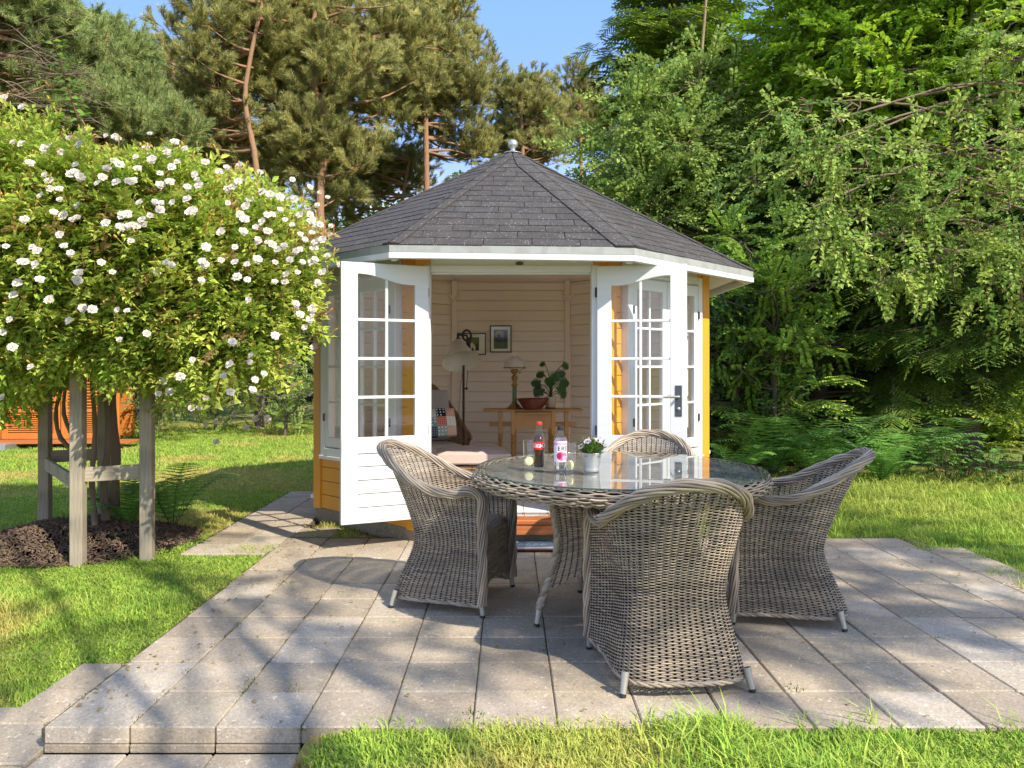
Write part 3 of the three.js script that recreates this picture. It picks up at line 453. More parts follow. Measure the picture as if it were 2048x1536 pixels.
  for (const [x, z, sx, sz] of [[0.245, -0.235, 0.3, -0.4], [-0.245, -0.235, -0.3, -0.4], [0.283, 0.258, 0.1, 0.2], [-0.283, 0.258, -0.1, 0.2]]) {
    const top = V(x - sx * 0.02, 0.09, z - sz * 0.02), foot = V(x + sx * 0.035, 0.0, z + sz * 0.035);
    const leg = part('leg', tubeGeo([top, foot.clone().lerp(top, 0.12)], (t) => lerp(0.0165, 0.0125, t), 12), M.alu, wickerChair);
    part('foot_cap', tubeGeo([foot.clone().lerp(top, 0.14), foot.clone().add(V(0, 0.001, 0))], 0.0135, 10), M.black, leg);
  }
}
copyOf(wickerChair, [-0.31, 0, -4.22], 74.6 * Math.PI / 180, 'grey woven rattan armchair left of the table, in front of the open white door');
copyOf(wickerChair, [1.425, 0, -3.985], -105.4 * Math.PI / 180, 'grey woven rattan armchair right of the table, its back towards the dark spruces');
copyOf(wickerChair, [0.83, 0, -4.66], -15 * Math.PI / 180, 'grey woven rattan armchair behind the table, only its backrest showing above the glass');

// ---------------------------------------------------------------- dining table
const TX = 0.55, TZ = -3.89, TR = 0.715, TH = 0.755;
{
  const t = thing('dining_table', 'round rattan dining table with a glass top and woven pedestal', 'table', [TX, 0, TZ], 0);
  const m = new MB(), P = new THREE.CatmullRomCurve3([[TR - 0.035, TH - 0.012], [TR - 0.02, TH - 0.011], [TR - 0.006, TH - 0.014], [TR + 0.014, TH - 0.032], [TR + 0.014, TH - 0.055], [TR - 0.006, TH - 0.075], [TR - 0.04, TH - 0.082]].map(([r, y]) => V(r, y, 0)), false, 'centripetal');
  weave(m, (u, v) => { const p = P.getPointAt(1 - v), a = -u * Math.PI * 2; return V(Math.cos(a) * p.x, p.y, Math.sin(a) * p.x); }, 76, 13, { seed: 41, sub: 4, fill: 0.9, amp: 0.0065, ht: 0.0036, closed: true, stakes: false });
  part('woven_rim', m.geo(true), M.wicker, t);
  part('table_panel', [lathe([[0, TH - 0.015], [TR - 0.022, TH - 0.014]], 64), lathe([[TR - 0.02, TH - 0.07], [0, TH - 0.06]], 64)], M.weaveTop, t);
  const gl = part('glass_top', lathe([[0, TH], [TR + 0.001, TH]], 96), M.glassTop, t); part('glass_edge', lathe([[TR - 0.001, TH - 0.0075], [TR + 0.003, TH - 0.006], [TR + 0.003, TH - 0.0015], [TR + 0.001, TH]], 96), M.glassEdge, gl);
  // pedestal: four flared corner legs with woven sides
  const rad = (y) => y > 0.4 ? lerp(0.335, 0.37, sst(0.4, 0.68, y)) : lerp(0.445, 0.335, sst(0, 0.4, y)), ang0 = Math.atan2(0.16, -0.43);
  const leg = (k, y) => { const a = ang0 + k * Math.PI / 2; return V(Math.cos(a) * rad(y), y, Math.sin(a) * rad(y)); };
  for (let k = 0; k < 4; k++) {
    const w = new MB(); weave(w, (u, v) => { const b = 0.16 + 0.13 * Math.sin(u * Math.PI), y = lerp(b, 0.585, v), A = leg(k, y), B = leg(k + 1, y); const p = A.lerp(B, u); const q = V(p.x, 0, p.z).multiplyScalar(0.06 * Math.sin(u * Math.PI)); return p.add(q); }, 16, 60, { seed: 50 + k, fill: 0.86, ht: 0.0024, sub: 2, amp: 0.0048 });
    part('woven_side', w.geo(true), M.wicker, t);
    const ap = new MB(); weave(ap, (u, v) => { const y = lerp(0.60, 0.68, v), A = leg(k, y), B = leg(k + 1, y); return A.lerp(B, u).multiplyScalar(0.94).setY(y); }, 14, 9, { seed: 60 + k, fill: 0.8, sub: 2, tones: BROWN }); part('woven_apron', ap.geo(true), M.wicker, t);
    const rp = new MB(), pts = [0.085, 0.15, 0.25, 0.4, 0.55, 0.68].map((y) => leg(k, y)); rope(rp, resample(pts, 0.025), 0.014, 6, 0.1, { seed: 70 + k, r: 0.0095 });
    const lg = part('leg', rp.geo(true), M.wicker, t), f0 = leg(k, 0.11), f1 = leg(k, 0.006);
    part('foot', [tubeGeo([f0, f1.clone().lerp(f0, 0.1)], (q) => lerp(0.0175, 0.0135, q), 12)], M.alu, lg); part('foot_cap', tubeGeo([f1.clone().lerp(f0, 0.12), f1], 0.0145, 10), M.black, lg);
  }
}
// ---------------------------------------------------------------- on the table
function canvasTex(w, h, draw) { const c = document.createElement('canvas'); c.width = w; c.height = h; draw(c.getContext('2d'), w, h); const t = new THREE.CanvasTexture(c); t.colorSpace = THREE.SRGBColorSpace; t.needsUpdate = true; return t; }
const onTable = (u, v) => { const d = F * (EYE - TH) / (v / 2 - PY); return [gx(u, d), TH + 0.0006, -d]; };
{
  const liquid = std({ color: new THREE.Color().setRGB(0.055, 0.010, 0.006), roughness: 0.15 }), clear = M.tumbler;
  const cola = thing('cola_bottle', 'glass cola bottle with a red label and cap on the table', 'bottle', onTable(1078, 937), 0.0);
  const prof = [[0, 0.004], [0.024, 0.0], [0.028, 0.008], [0.0275, 0.03], [0.0255, 0.06], [0.0265, 0.085], [0.029, 0.105], [0.029, 0.125], [0.0265, 0.145], [0.019, 0.175], [0.014, 0.2], [0.0125, 0.216], [0.0135, 0.218], [0.0135, 0.224]];
  part('glass', lathe(prof, 28), std({ color: new THREE.Color().setRGB(0.90, 0.97, 0.92), transmission: 1, thickness: 0, roughness: 0.02 }), cola);
  part('cola', lathe([[0, 0.008], [0.0235, 0.008], [0.0255, 0.03], [0.0235, 0.06], [0.0245, 0.085], [0.027, 0.105], [0.027, 0.125], [0.0245, 0.145], [0.019, 0.166], [0, 0.166]], 24), liquid, cola);
  const lab = canvasTex(1024, 256, (c, w, h) => { c.fillStyle = '#d5121c'; c.fillRect(0, 0, w, h); c.fillStyle = '#ffffff'; c.font = 'italic bold 150px serif'; for (const x of [20, 532]) c.fillText('Coca-Cola', x, 175, 470); });
  part('label', lathe([[0.0297, 0.095], [0.0298, 0.106], [0.0298, 0.125], [0.0288, 0.134]], 28).rotateY(1.9), std({ map: lab, roughness: 0.4 }), cola);
  part('cap', lathe([[0.0, 0.2315], [0.012, 0.2315], [0.0148, 0.228], [0.0155, 0.217], [0.0135, 0.217]], 20), std({ color: new THREE.Color().setRGB(0.62, 0.03, 0.03), roughness: 0.35 }), cola);

  const wat = thing('water_bottle', 'clear water bottle with a pink fruit label and black cap', 'bottle', onTable(1121, 942), 0.15);
  part('bottle_body', lathe([[0, 0.006], [0.02, 0.0], [0.03, 0.004], [0.0315, 0.015], [0.029, 0.028], [0.0315, 0.04], [0.0315, 0.15], [0.0285, 0.166], [0.017, 0.178], [0.0135, 0.184], [0.0135, 0.2]], 28), clear, wat);
  part('water', lathe([[0, 0.008], [0.027, 0.008], [0.0275, 0.028], [0.0298, 0.04], [0.0298, 0.15], [0.026, 0.164], [0, 0.164]], 24), std({ color: 0xffffff, transmission: 1, thickness: 1, roughness: 0, ior: 1.33 }), wat);
  const wl = canvasTex(1024, 512, (c, w, h) => { c.fillStyle = '#f3dfe6'; c.fillRect(0, 0, w, h); for (const x0 of [0, 512]) { c.fillStyle = '#e7a6c6'; c.fillRect(x0, 40, 512, 60); c.fillStyle = '#2b2b30'; c.font = 'bold 150px sans-serif'; c.fillText('ERST', x0 + 60, 235, 380); c.fillStyle = '#d65a9a'; c.beginPath(); c.ellipse(x0 + 150, 370, 120, 105, 0.3, 0, 7); c.fill(); c.fillStyle = '#b01d45'; c.beginPath(); c.ellipse(x0 + 110, 360, 62, 80, 0.2, 0, 7); c.fill(); c.fillStyle = '#f7b9d2'; c.beginPath(); c.ellipse(x0 + 270, 400, 90, 70, -0.3, 0, 7); c.fill(); c.fillStyle = '#e9799f'; c.beginPath(); c.ellipse(x0 + 260, 330, 50, 40, 0, 0, 7); c.fill(); c.fillStyle = '#ffffff'; c.fillRect(x0 + 420, 260, 40, 200); } });
  part('label', lathe([[0.0319, 0.046], [0.0319, 0.146]], 28).rotateY(2.1), std({ map: wl, roughness: 0.5 }), wat);
  part('cap', lathe([[0, 0.216], [0.0142, 0.216], [0.0152, 0.214], [0.0152, 0.196], [0.013, 0.196]], 20), M.black, wat);

  const lemon = std({ color: new THREE.Color().setRGB(0.82, 0.78, 0.22), roughness: 0.5 }), flesh = std({ color: new THREE.Color().setRGB(0.84, 0.82, 0.48), roughness: 0.35, transmission: 0.25, thickness: 0 }), ice = std({ color: 0xffffff, transmission: 1, thickness: 0.02, ior: 1.31, roughness: 0.12 });
  function tumbler(px, py, label, cat, zr, withIce) {
    const g = thing('drinking_glass', label, 'glass', onTable(px, py), 0);
    part('glass', lathe([[0, 0.0], [0.0215, 0.0], [0.0235, 0.003], [0.031, 0.137], [0.0305, 0.139], [0.0295, 0.137], [0.0225, 0.014], [0, 0.012]], 32), clear, g);
    const l = thing('lemon_slice', cat, 'lemon slice', [g.position.x, g.position.y + 0.036, g.position.z + 0.004]); l.rotation.set(Math.PI / 2 - 0.25, 0, zr);
    part('rind', lathe([[0.0195, -0.0045], [0.0215, -0.004], [0.0215, 0.004], [0.0195, 0.0045]], 24), lemon, l); part('flesh', lathe([[0, -0.004], [0.0195, -0.0044], [0.0195, 0.0044], [0, 0.004]], 24), flesh, l);
    let ki = 0; if (withIce) for (const [x, y, z, a] of [[-0.008, 0.026, 0.006, 0.4], [0.009, 0.024, -0.004, 1.1], [0.0, 0.046, -0.006, 0.8]]) { const o = solo('ice_cube', box(0.018, 0.018, 0.018, 0, 0, 0, 0.003), ice, `${['left lower', 'right lower', 'upper'][ki++]} ice cube in the tumbler beside the plant pot`, 'ice cube', 'ice cubes in the right glass'); o.position.set(g.position.x + x, g.position.y + y, g.position.z + z); o.rotation.set(a, a * 2, a); }
  }
  tumbler(1058, 937, 'tall clear tumbler left of the red-labelled cola bottle', 'pale lemon slice in the left tumbler', 0.2, false);
  tumbler(1140, 945, 'tall clear tumbler with ice between the water bottle and pot', 'bright yellow lemon slice in the tumbler with ice', 1.0, true);

  const pot = thing('flower_pot', 'small zinc pot with green leaves and pale flowers on the table', 'potted plant', onTable(1183, 944), 0);
  part('pot', lathe([[0, 0.002], [0.036, 0.0], [0.037, 0.006], [0.0385, 0.010], [0.0385, 0.018], [0.0375, 0.022], [0.046, 0.086], [0.0485, 0.089], [0.0485, 0.093], [0.046, 0.093], [0.044, 0.08], [0.036, 0.02]], 36), M.zinc, pot);
  const R = rng(91), lv = new MB(); lv.quad(V(-0.04, 0.078, -0.04), V(-0.04, 0.078, 0.04), V(0.04, 0.078, 0.04), V(0.04, 0.078, -0.04), [0.05, 0.03, 0.02]);
  for (let k = 0; k < 330; k++) { const a = R() * 6.283, r = Math.sqrt(R()) * 0.04, el = 0.3 + R() * 1.25, L = 0.035 + R() * 0.035, b = V(Math.cos(a) * r, 0.085 + R() * 0.035, Math.sin(a) * r), a2 = a + (R() - 0.5) * 1.6, d = V(Math.cos(a2) * Math.cos(el), Math.sin(el), Math.sin(a2) * Math.cos(el)), s = V(-Math.sin(a2), 0, Math.cos(a2)).multiplyScalar(0.004 + R() * 0.004), t = b.clone().addScaledVector(d, L).add(V(0, -0.006, 0)), mid = b.clone().addScaledVector(d, L * 0.5), g = 0.6 + R() * 0.8, c = [0.11 * g, 0.20 * g, 0.03 * g]; lv.quad(b, mid.clone().add(s), t, mid.clone().sub(s), c); }
  part('leaves', lv.geo(true), M.leaf, pot);
  for (const [x, y, z, tx, tz] of [[-0.052, 0.125, 0.028, -0.6, 0.6], [-0.022, 0.148, 0.03, -0.3, 0.7], [0.03, 0.152, 0.02, 0.3, 0.6], [0.052, 0.135, 0.01, 0.8, 0.4], [0.005, 0.158, -0.02, 0, 0.2]]) {
    const f = new MB(), n = V(tx, 1, tz).normalize(), s = V(1, 0, 0).addScaledVector(n, -n.x).normalize(), q = n.clone().cross(s), c = V(x, y, z);
    for (let k = 0; k < 13; k++) { const a = k / 13 * 6.283, d = s.clone().multiplyScalar(Math.cos(a)).addScaledVector(q, Math.sin(a)), w = d.clone().cross(n).multiplyScalar(0.0042), m = c.clone().addScaledVector(d, 0.013).addScaledVector(n, 0.003), t = c.clone().addScaledVector(d, 0.021).addScaledVector(n, 0.001); const col = [0.80, 0.66, 0.74]; f.quad(c, m.clone().add(w), t, m.clone().sub(w), col); }
    const fl = part('flower', f.geo(true), M.petal, pot); const e = new THREE.SphereGeometry(0.0045, 8, 6); e.translate(c.x + n.x * 0.003, c.y + n.y * 0.003, c.z + n.z * 0.003); part('flower_centre', e, std({ color: new THREE.Color().setRGB(0.10, 0.04, 0.14), roughness: 0.8 }), fl);
    part('stem', tubeGeo([V(x * 0.3, 0.085, z * 0.3), c], 0.0012, 5), std({ color: new THREE.Color().setRGB(0.08, 0.14, 0.03) }), pot);
  }
}
// ---------------------------------------------------------------- doormat
{
  const mt = canvasTex(1024, 512, (c, w, h) => {
    c.fillStyle = '#6b2d20'; c.fillRect(0, 0, w, h); c.fillStyle = '#3a1a14'; c.fillRect(0, 0, w, 26); c.fillRect(0, h - 26, w, 26); c.fillStyle = '#c4915f'; for (let k = 0; k < 46; k++) { c.save(); c.translate(14 + k * 22, h - 44); c.rotate(0.6); c.fillRect(-4, -13, 8, 26); c.restore(); c.save(); c.translate(14 + k * 22, 44); c.rotate(0.6); c.fillRect(-4, -13, 8, 26); c.restore(); }
    c.fillStyle = '#dfe0dc'; c.fillRect(40, 70, w - 80, h - 140); c.fillStyle = '#7f919c'; c.beginPath(); c.ellipse(w / 2, h / 2, w * 0.41, h * 0.31, 0, 0, 7); c.fill(); c.strokeStyle = '#c9d2d6'; c.lineWidth = 9; for (let k = 0; k < 9; k++) { c.beginPath(); c.ellipse(w * 0.24 + k * 66, h / 2, 20, 78, 0.7, 0.4, 4.4); c.stroke(); }
  });
  const o = solo('doormat', box(0.80, 0.012, 0.42, 0, 0, 0, 0.003), std({ map: mt, roughness: 1 }), 'grey and rust patterned doormat in front of the summerhouse step', 'doormat');
  const u = o.geometry.attributes.uv, p = o.geometry.attributes.position; for (let i = 0; i < u.count; i++) u.setXY(i, p.getX(i) / 0.8 + 0.5, 0.5 - p.getZ(i) / 0.42);
  o.position.set(0.06, 0.008, -5.455);
}

// ---------------------------------------------------------------- inside the summerhouse
{
  const R = rng(131), brownWick = BROWN;
  // gateleg table
  const TD = 7.95, tx = gx(1066, TD), ty = 0.828, tb = thing('gateleg_table', 'small pine gateleg table with twisted legs inside the summerhouse', 'table', [tx, FLOOR, -TD]);
  const h = ty - FLOOR;
  part('tabletop', [box(1.02, 0.022, 0.36, 0, h - 0.011, -0.08, 0.006)], M.pine, tb);
  part('drop_leaf', box(0.36, 0.018, 0.10, 0, h - 0.034, 0.11, 0.005), M.pine, tb);
  part('apron', [box(0.40, 0.16, 0.02, 0, h - 0.115, 0.085, 0.003), box(0.40, 0.14, 0.02, 0, h - 0.10, -0.22, 0.003), box(0.24, 0.04, 0.018, -0.33, h - 0.16, -0.02, 0.003), box(0.24, 0.04, 0.018, 0.33, h - 0.16, -0.02, 0.003)], M.pine, tb);
  for (const [x, z] of [[-0.335, 0.0], [-0.205, 0.085], [0.205, 0.085], [0.345, 0.0], [-0.19, -0.22], [0.19, -0.22]]) {
    const m = new MB(); for (const ph of [0, Math.PI]) { const pts = []; for (let k = 0; k <= 48; k++) { const y = lerp(0.09, h - 0.24, k / 48), a = ph + k / 48 * Math.PI * 2 * 5; pts.push(V(Math.cos(a) * 0.0125, y, Math.sin(a) * 0.0125)); } m.tube(pts, 0.0125, 7); }
    const l = part('leg', [m.geo(), box(0.042, 0.24, 0.042, 0, h - 0.13, 0, 0.003), box(0.042, 0.10, 0.042, 0, 0.05, 0, 0.003)], M.pine, tb); l.position.set(x, 0, z);
  }
  // oil lamp
  const lp = thing('oil_lamp', 'brass table lamp with white glass shade and green column', 'lamp', [gx(1029, 7.95), ty + 0.001, -7.97]);
  part('lamp_base', lathe([[0, 0], [0.085, 0], [0.085, 0.01], [0.06, 0.022], [0.05, 0.04], [0.032, 0.05], [0.03, 0.065], [0.0, 0.065]], 28), M.brass, lp);
  part('column', lathe([[0.026, 0.06], [0.023, 0.08], [0.021, 0.22], [0.024, 0.235]], 20), std({ color: new THREE.Color().setRGB(0.10, 0.16, 0.045), roughness: 0.3 }), lp);
  part('burner', lathe([[0, 0.232], [0.03, 0.235], [0.034, 0.247], [0.02, 0.262], [0.017, 0.29], [0.03, 0.305], [0.034, 0.325], [0.02, 0.345], [0.018, 0.36], [0.036, 0.375], [0.04, 0.395], [0.03, 0.41], [0, 0.41]], 20), M.brass, lp);
  part('key_knob', new THREE.SphereGeometry(0.009, 8, 6).translate(0.055, 0.37, 0), M.brass, lp);
  const sh = part('lamp_shade', lathe([[0.112, 0.425], [0.11, 0.445], [0.10, 0.475], [0.078, 0.505], [0.048, 0.527], [0.033, 0.537], [0.03, 0.548]], 32), std({ color: new THREE.Color().setRGB(0.78, 0.74, 0.68), roughness: 0.25, transmission: 0.35, thickness: 0 }), lp);
  part('shade_ring', lathe([[0.114, 0.418], [0.118, 0.425], [0.114, 0.432], [0.11, 0.425], [0.114, 0.418]], 32), M.brass, sh); part('chimney', lathe([[0.019, 0.41], [0.022, 0.46], [0.016, 0.55], [0.016, 0.62]], 16), M.tumbler, lp);
  part('shade_holder', [0, 2.1, 4.2].map((a) => tubeGeo([V(Math.cos(a) * 0.03, 0.385, Math.sin(a) * 0.03), V(Math.cos(a) * 0.11, 0.422, Math.sin(a) * 0.11)], 0.003, 6)), M.brass, lp);
  // bowl
  const bw = solo('wooden_bowl', lathe([[0, 0.004], [0.085, 0.0], [0.095, 0.004], [0.165, 0.105], [0.163, 0.11], [0.156, 0.106], [0.085, 0.014], [0, 0.012]], 40), std({ color: new THREE.Color().setRGB(0.15, 0.032, 0.018), roughness: 0.35 }), 'wide dark red wooden bowl on the gateleg table', 'bowl'); bw.position.set(gx(1066, 7.88), ty + 0.001, -7.90);
  // monstera in a pale pot
  const mo = thing('monstera_plant', 'leafy green monstera in a pale ceramic pot on the table', 'houseplant', [gx(1101, 8.0), ty + 0.001, -8.02]);
  part('pot', lathe([[0, 0.014], [0.05, 0.014], [0.06, 0.12], [0.063, 0.122], [0.056, 0.12], [0.05, 0.10], [0, 0.10]], 28), std({ color: new THREE.Color().setRGB(0.66, 0.52, 0.36), roughness: 0.5 }), mo);
  part('saucer_feet', [lathe([[0, 0], [0.055, 0], [0.058, 0.013], [0, 0.013]], 24)], M.brass, mo);
  const stem = new MB(), lc = std({ color: new THREE.Color().setRGB(0.03, 0.095, 0.018), roughness: 0.35, side: THREE.DoubleSide });
  for (const [x, y, z, sc, tilt, turn] of [[-0.11, 0.26, 0.06, 0.11, 0.9, -0.7], [0.0, 0.28, 0.09, 0.13, 0.9, 0.1], [0.10, 0.27, 0.06, 0.12, 0.8, 0.8], [-0.08, 0.17, 0.09, 0.12, 1.2, -0.5], [0.07, 0.19, 0.1, 0.12, 1.2, 0.4], [-0.07, 0.36, 0.02, 0.09, 0.5, -0.9], [0.06, 0.34, 0.04, 0.11, 0.7, 0.5], [0.13, 0.46, 0.0, 0.085, 0.3, 1.1], [-0.06, 0.47, 0.0, 0.06, 0.3, -1.0], [0.12, 0.17, 0.04, 0.11, 1.3, 1.2], [-0.13, 0.19, 0.0, 0.10, 1.1, -1.3], [0.02, 0.24, 0.12, 0.11, 1.1, -0.1]]) {
    const s = new THREE.Shape(); s.moveTo(0, 0); const L = []; for (let k = 0; k <= 14; k++) { const t = k / 14, w = 0.62 * Math.pow(Math.sin(Math.PI * Math.min(1, t * 0.92 + 0.06)), 0.7) * (k % 2 && k > 2 && k < 13 ? 0.45 : 1); L.push([w, t * 1.25 - 0.1]); } L.forEach(([w, y2]) => s.lineTo(w, y2)); s.lineTo(0, 1.22); L.reverse().forEach(([w, y2]) => s.lineTo(-w, y2));
    const g = new THREE.ShapeGeometry(s), p = g.attributes.position; for (let i = 0; i < p.count; i++) p.setZ(i, -0.25 * Math.abs(p.getX(i)) - 0.25 * p.getY(i) * p.getY(i)); g.computeVertexNormals(); g.scale(sc, sc, sc); g.rotateX(-0.15 - 0.3 * (tilt - 0.3)); g.rotateZ(-turn * 1.25 + (turn < 0 ? 0.7 : -0.7)); g.rotateY(turn * 0.3); g.translate(x, y, z); part('leaf', g, lc, mo);
    stem.tube(resample([V(0, 0.1, 0), V(x * 0.3, y * 0.7 + 0.03, z * 0.3), V(x, y, z)], 0.05), 0.004, 6);
  }
  stem.tube([V(0, 0.09, 0), V(0.01, 0.2, 0.01)], 0.011, 8); part('stem', stem.geo(), std({ color: new THREE.Color().setRGB(0.05, 0.09, 0.02), roughness: 0.6 }), mo);
  // pictures
  const wallZ = -HC.z + AW - 0.085; const WD = 7.206 + AW - 0.092;
  function picture(u0, v0, u1, v1, draw, label) {
    const c = at((u0 + u1) / 2, (v0 + v1) / 2, WD), w = (u1 - u0) / 2 / F * WD, hh = (v1 - v0) / 2 / F * WD, g = thing('framed_picture', label, 'picture', [c.x, c.y, -WD + 0.008]);
    const f = 0.012; part('frame', [box(w, f, 0.016, 0, hh / 2 - f / 2, 0, 0.002), box(w, f, 0.016, 0, -hh / 2 + f / 2, 0, 0.002), box(f, hh - 2 * f, 0.016, -w / 2 + f / 2, 0, 0, 0.002), box(f, hh - 2 * f, 0.016, w / 2 - f / 2, 0, 0, 0.002)], std({ color: new THREE.Color().setRGB(0.06, 0.045, 0.035), roughness: 0.4 }), g);
    const pr = part('print', new THREE.PlaneGeometry(w - 2 * f, hh - 2 * f), std({ map: canvasTex(256, Math.round(256 * hh / w), draw), roughness: 0.8 }), g); part('glass', new THREE.PlaneGeometry(w - 2 * f, hh - 2 * f).translate(0, 0, 0.003), M.pane, g); g.rotation.x = 0.02;
  }
  picture(914, 666, 972, 710, (c, w, h2) => { c.fillStyle = '#e9e2d2'; c.fillRect(0, 0, w, h2); c.fillStyle = '#3c4424'; c.fillRect(w * 0.3, h2 * 0.17, w * 0.48, h2 * 0.66); c.fillStyle = '#6d7434'; c.fillRect(w * 0.5, h2 * 0.2, w * 0.24, h2 * 0.3); c.fillStyle = '#d8d6c4'; c.beginPath(); c.ellipse(w * 0.5, h2 * 0.6, w * 0.05, h2 * 0.2, 0.2, 0, 7); c.fill(); c.beginPath(); c.ellipse(w * 0.6, h2 * 0.66, w * 0.05, h2 * 0.16, -0.2, 0, 7); c.fill(); c.fillStyle = '#20230f'; c.fillRect(w * 0.34, h2 * 0.3, w * 0.08, h2 * 0.5); }, 'landscape framed print of pale figures behind the floor lamp');
  picture(980, 651, 1023, 705, (c, w, h2) => { c.fillStyle = '#e6dfd0'; c.fillRect(0, 0, w, h2); c.fillStyle = '#35331f'; c.fillRect(w * 0.14, h2 * 0.13, w * 0.72, h2 * 0.76); c.fillStyle = '#8a7d22'; c.beginPath(); c.ellipse(w * 0.45, h2 * 0.32, w * 0.26, h2 * 0.17, 0, 0, 7); c.fill(); c.fillStyle = '#17150f'; c.beginPath(); c.ellipse(w * 0.4, h2 * 0.37, w * 0.08, h2 * 0.07, 0, 0, 7); c.fill(); c.fillStyle = '#2c2530'; c.fillRect(w * 0.26, h2 * 0.43, w * 0.32, h2 * 0.26); c.fillStyle = '#1d1b12'; c.fillRect(w * 0.66, h2 * 0.15, w * 0.18, h2 * 0.72); }, 'portrait framed print of a dark figure on yellow ground');
  // floor lamp
  const FD = 7.75, fl = thing('floor_lamp', 'black floor lamp with pleated white shade and iron pulley', 'floor lamp', [gx(927, FD), FLOOR, -FD]), yy = (v) => gy(v, FD) - FLOOR, xx = (u) => gx(u, FD) - gx(927, FD);
  part('pole', tubeGeo([V(0, 0.02, 0), V(0, yy(690), 0)], 0.0115, 10), M.black, fl); part('base', lathe([[0, 0], [0.14, 0], [0.14, 0.012], [0.03, 0.03], [0, 0.03]], 28), M.black, fl);
  part('pulley', [new THREE.TorusGeometry(0.052, 0.011, 8, 24).rotateY(0.7).translate(xx(934), yy(671), 0.02), tubeGeo([V(0, yy(690), 0), V(xx(938), yy(690), 0.01), V(xx(934), yy(671), 0.02), V(xx(917), yy(670), 0.03), V(xx(916), yy(683), 0.03)], 0.012, 8), box(0.05, 0.07, 0.04, xx(936), yy(694), 0, 0.01), lathe([[0, 0], [0.03, 0.0], [0.022, 0.04], [0, 0.045]], 14).translate(xx(917), yy(684), 0.03)], M.black, fl);
  part('cord', tubeGeo(resample([V(xx(934), yy(700), -0.05), V(xx(935), yy(740), -0.04), V(xx(933), yy(775), 0.01)], 0.03), 0.003, 6), M.black, fl); part('cord', tubeGeo(resample([V(0.0, yy(735), 0.0), V(-0.03, yy(770), 0.02), V(-0.035, yy(800), 0.02), V(-0.05, yy(840), 0.02), V(-0.04, 0.05, 0.02)], 0.05), 0.003, 6), M.brass, fl); part('adjuster', [tubeGeo([V(0, yy(777), 0), V(xx(932), yy(777), 0.01)], 0.006, 8), new THREE.SphereGeometry(0.014, 10, 8).translate(xx(933), yy(777), 0.01)], M.black, fl);
  { const pr = [[0.055, 0.0], [0.062, -0.012], [0.085, -0.08], [0.135, -0.17], [0.19, -0.235]], m = new MB(), n = 96; for (let i = 0; i <= 20; i++) { const t = i / 20 * (pr.length - 1), k = Math.min(pr.length - 2, Math.floor(t)), f = t - k, r0 = lerp(pr[k][0], pr[k + 1][0], f), y = lerp(pr[k][1], pr[k + 1][1], f); for (let j = 0; j <= n; j++) { const a = j / n * 6.2832, r = r0 + (j % 2 ? 0.0025 : -0.0025) * Math.min(1, i / 4); m.v(V(Math.cos(a) * r, y, Math.sin(a) * r), V(Math.cos(a + (j % 2 ? 0.25 : -0.25)), 0.6, Math.sin(a)).normalize(), 0, 0); } } for (let i = 0; i < 20; i++) for (let j = 0; j < n; j++) { const a = i * (n + 1) + j, b = a + n + 1; m.t(a, a + 1, b); m.t(b, a + 1, b + 1); }
    const s = part('lamp_shade', [m.geo(), lathe([[0.05, -0.03], [0.10, -0.15], [0.135, -0.20]], 40)], std({ color: new THREE.Color().setRGB(0.80, 0.74, 0.64), roughness: 0.9, transmission: 0.35, thickness: 0 }), fl); s.position.set(xx(916), yy(684), 0.03); s.rotation.set(-0.55, 0, 0.18); }
  // wicker armchair with a cushion, a patchwork pillow, a footstool with a seat pad
  const AD = 7.25, ax = gx(856, AD), ac = thing('lounge_armchair', 'brown wicker lounge armchair with a high back in the summerhouse', 'armchair', [ax, FLOOR, -AD], 0.35);
  const bk = new MB(); weave(bk, (u, v) => { const a = lerp(-0.55, Math.PI + 0.55, u), rx = 0.34, rz = 0.30, top = 0.42 + 0.52 * Math.pow(Math.max(0, Math.sin(a * 0.78 + 0.35)), 3); const y = lerp(0.06, top, v), fl2 = 1 + 0.12 * v; return V(Math.cos(a) * rx * fl2, y, -Math.sin(a) * rz * fl2 + 0.06); }, 44, 48, { seed: 141, tones: brownWick, sub: 2 }); part('woven_shell', bk.geo(true), M.wicker, ac);
  const rr = new MB(), rp = []; for (let k = 0; k <= 50; k++) { const a = lerp(-0.55, Math.PI + 0.55, k / 50), top = 0.42 + 0.52 * Math.pow(Math.max(0, Math.sin(a * 0.78 + 0.35)), 3); rp.push(V(Math.cos(a) * 0.385, top, -Math.sin(a) * 0.34 + 0.06)); } rope(rr, resample(rp, 0.03), 0.016, 5, 0.12, { seed: 143, tones: brownWick }); part('braided_rim', rr.geo(true), M.wicker, ac);
  part('seat_base', box(0.62, 0.26, 0.56, 0, 0.15, 0.06, 0.02), M.weaveTop, ac);
  const puff = (w, hh, d, s = 9, e = 3) => { const g = new THREE.BoxGeometry(w, hh, d, 24, 8, 24), p = g.attributes.position; for (let i = 0; i < p.count; i++) { const x = p.getX(i) / w * 2, z = p.getZ(i) / d * 2, ed = Math.pow(Math.max(Math.abs(x), Math.abs(z)), e), k = 1 - 0.55 * ed; p.setY(i, p.getY(i) * k + 0.008 * (fbm(x * 3 + s, z * 3, s, 3) - 0.5)); const c = 1 - 0.04 * Math.abs(x * z); p.setX(i, p.getX(i) * c); p.setZ(i, p.getZ(i) * c); } g.computeVertexNormals(); return g; };
  part('seat_cushion', puff(0.60, 0.11, 0.56, 3, 6).translate(0, 0.325, 0.06), M.cloth(0.50, 0.42, 0.36), ac); part('back_cushion', puff(0.5, 0.12, 0.5, 4, 4).rotateX(1.35).translate(0, 0.62, -0.17), M.cloth(0.36, 0.32, 0.28), ac);
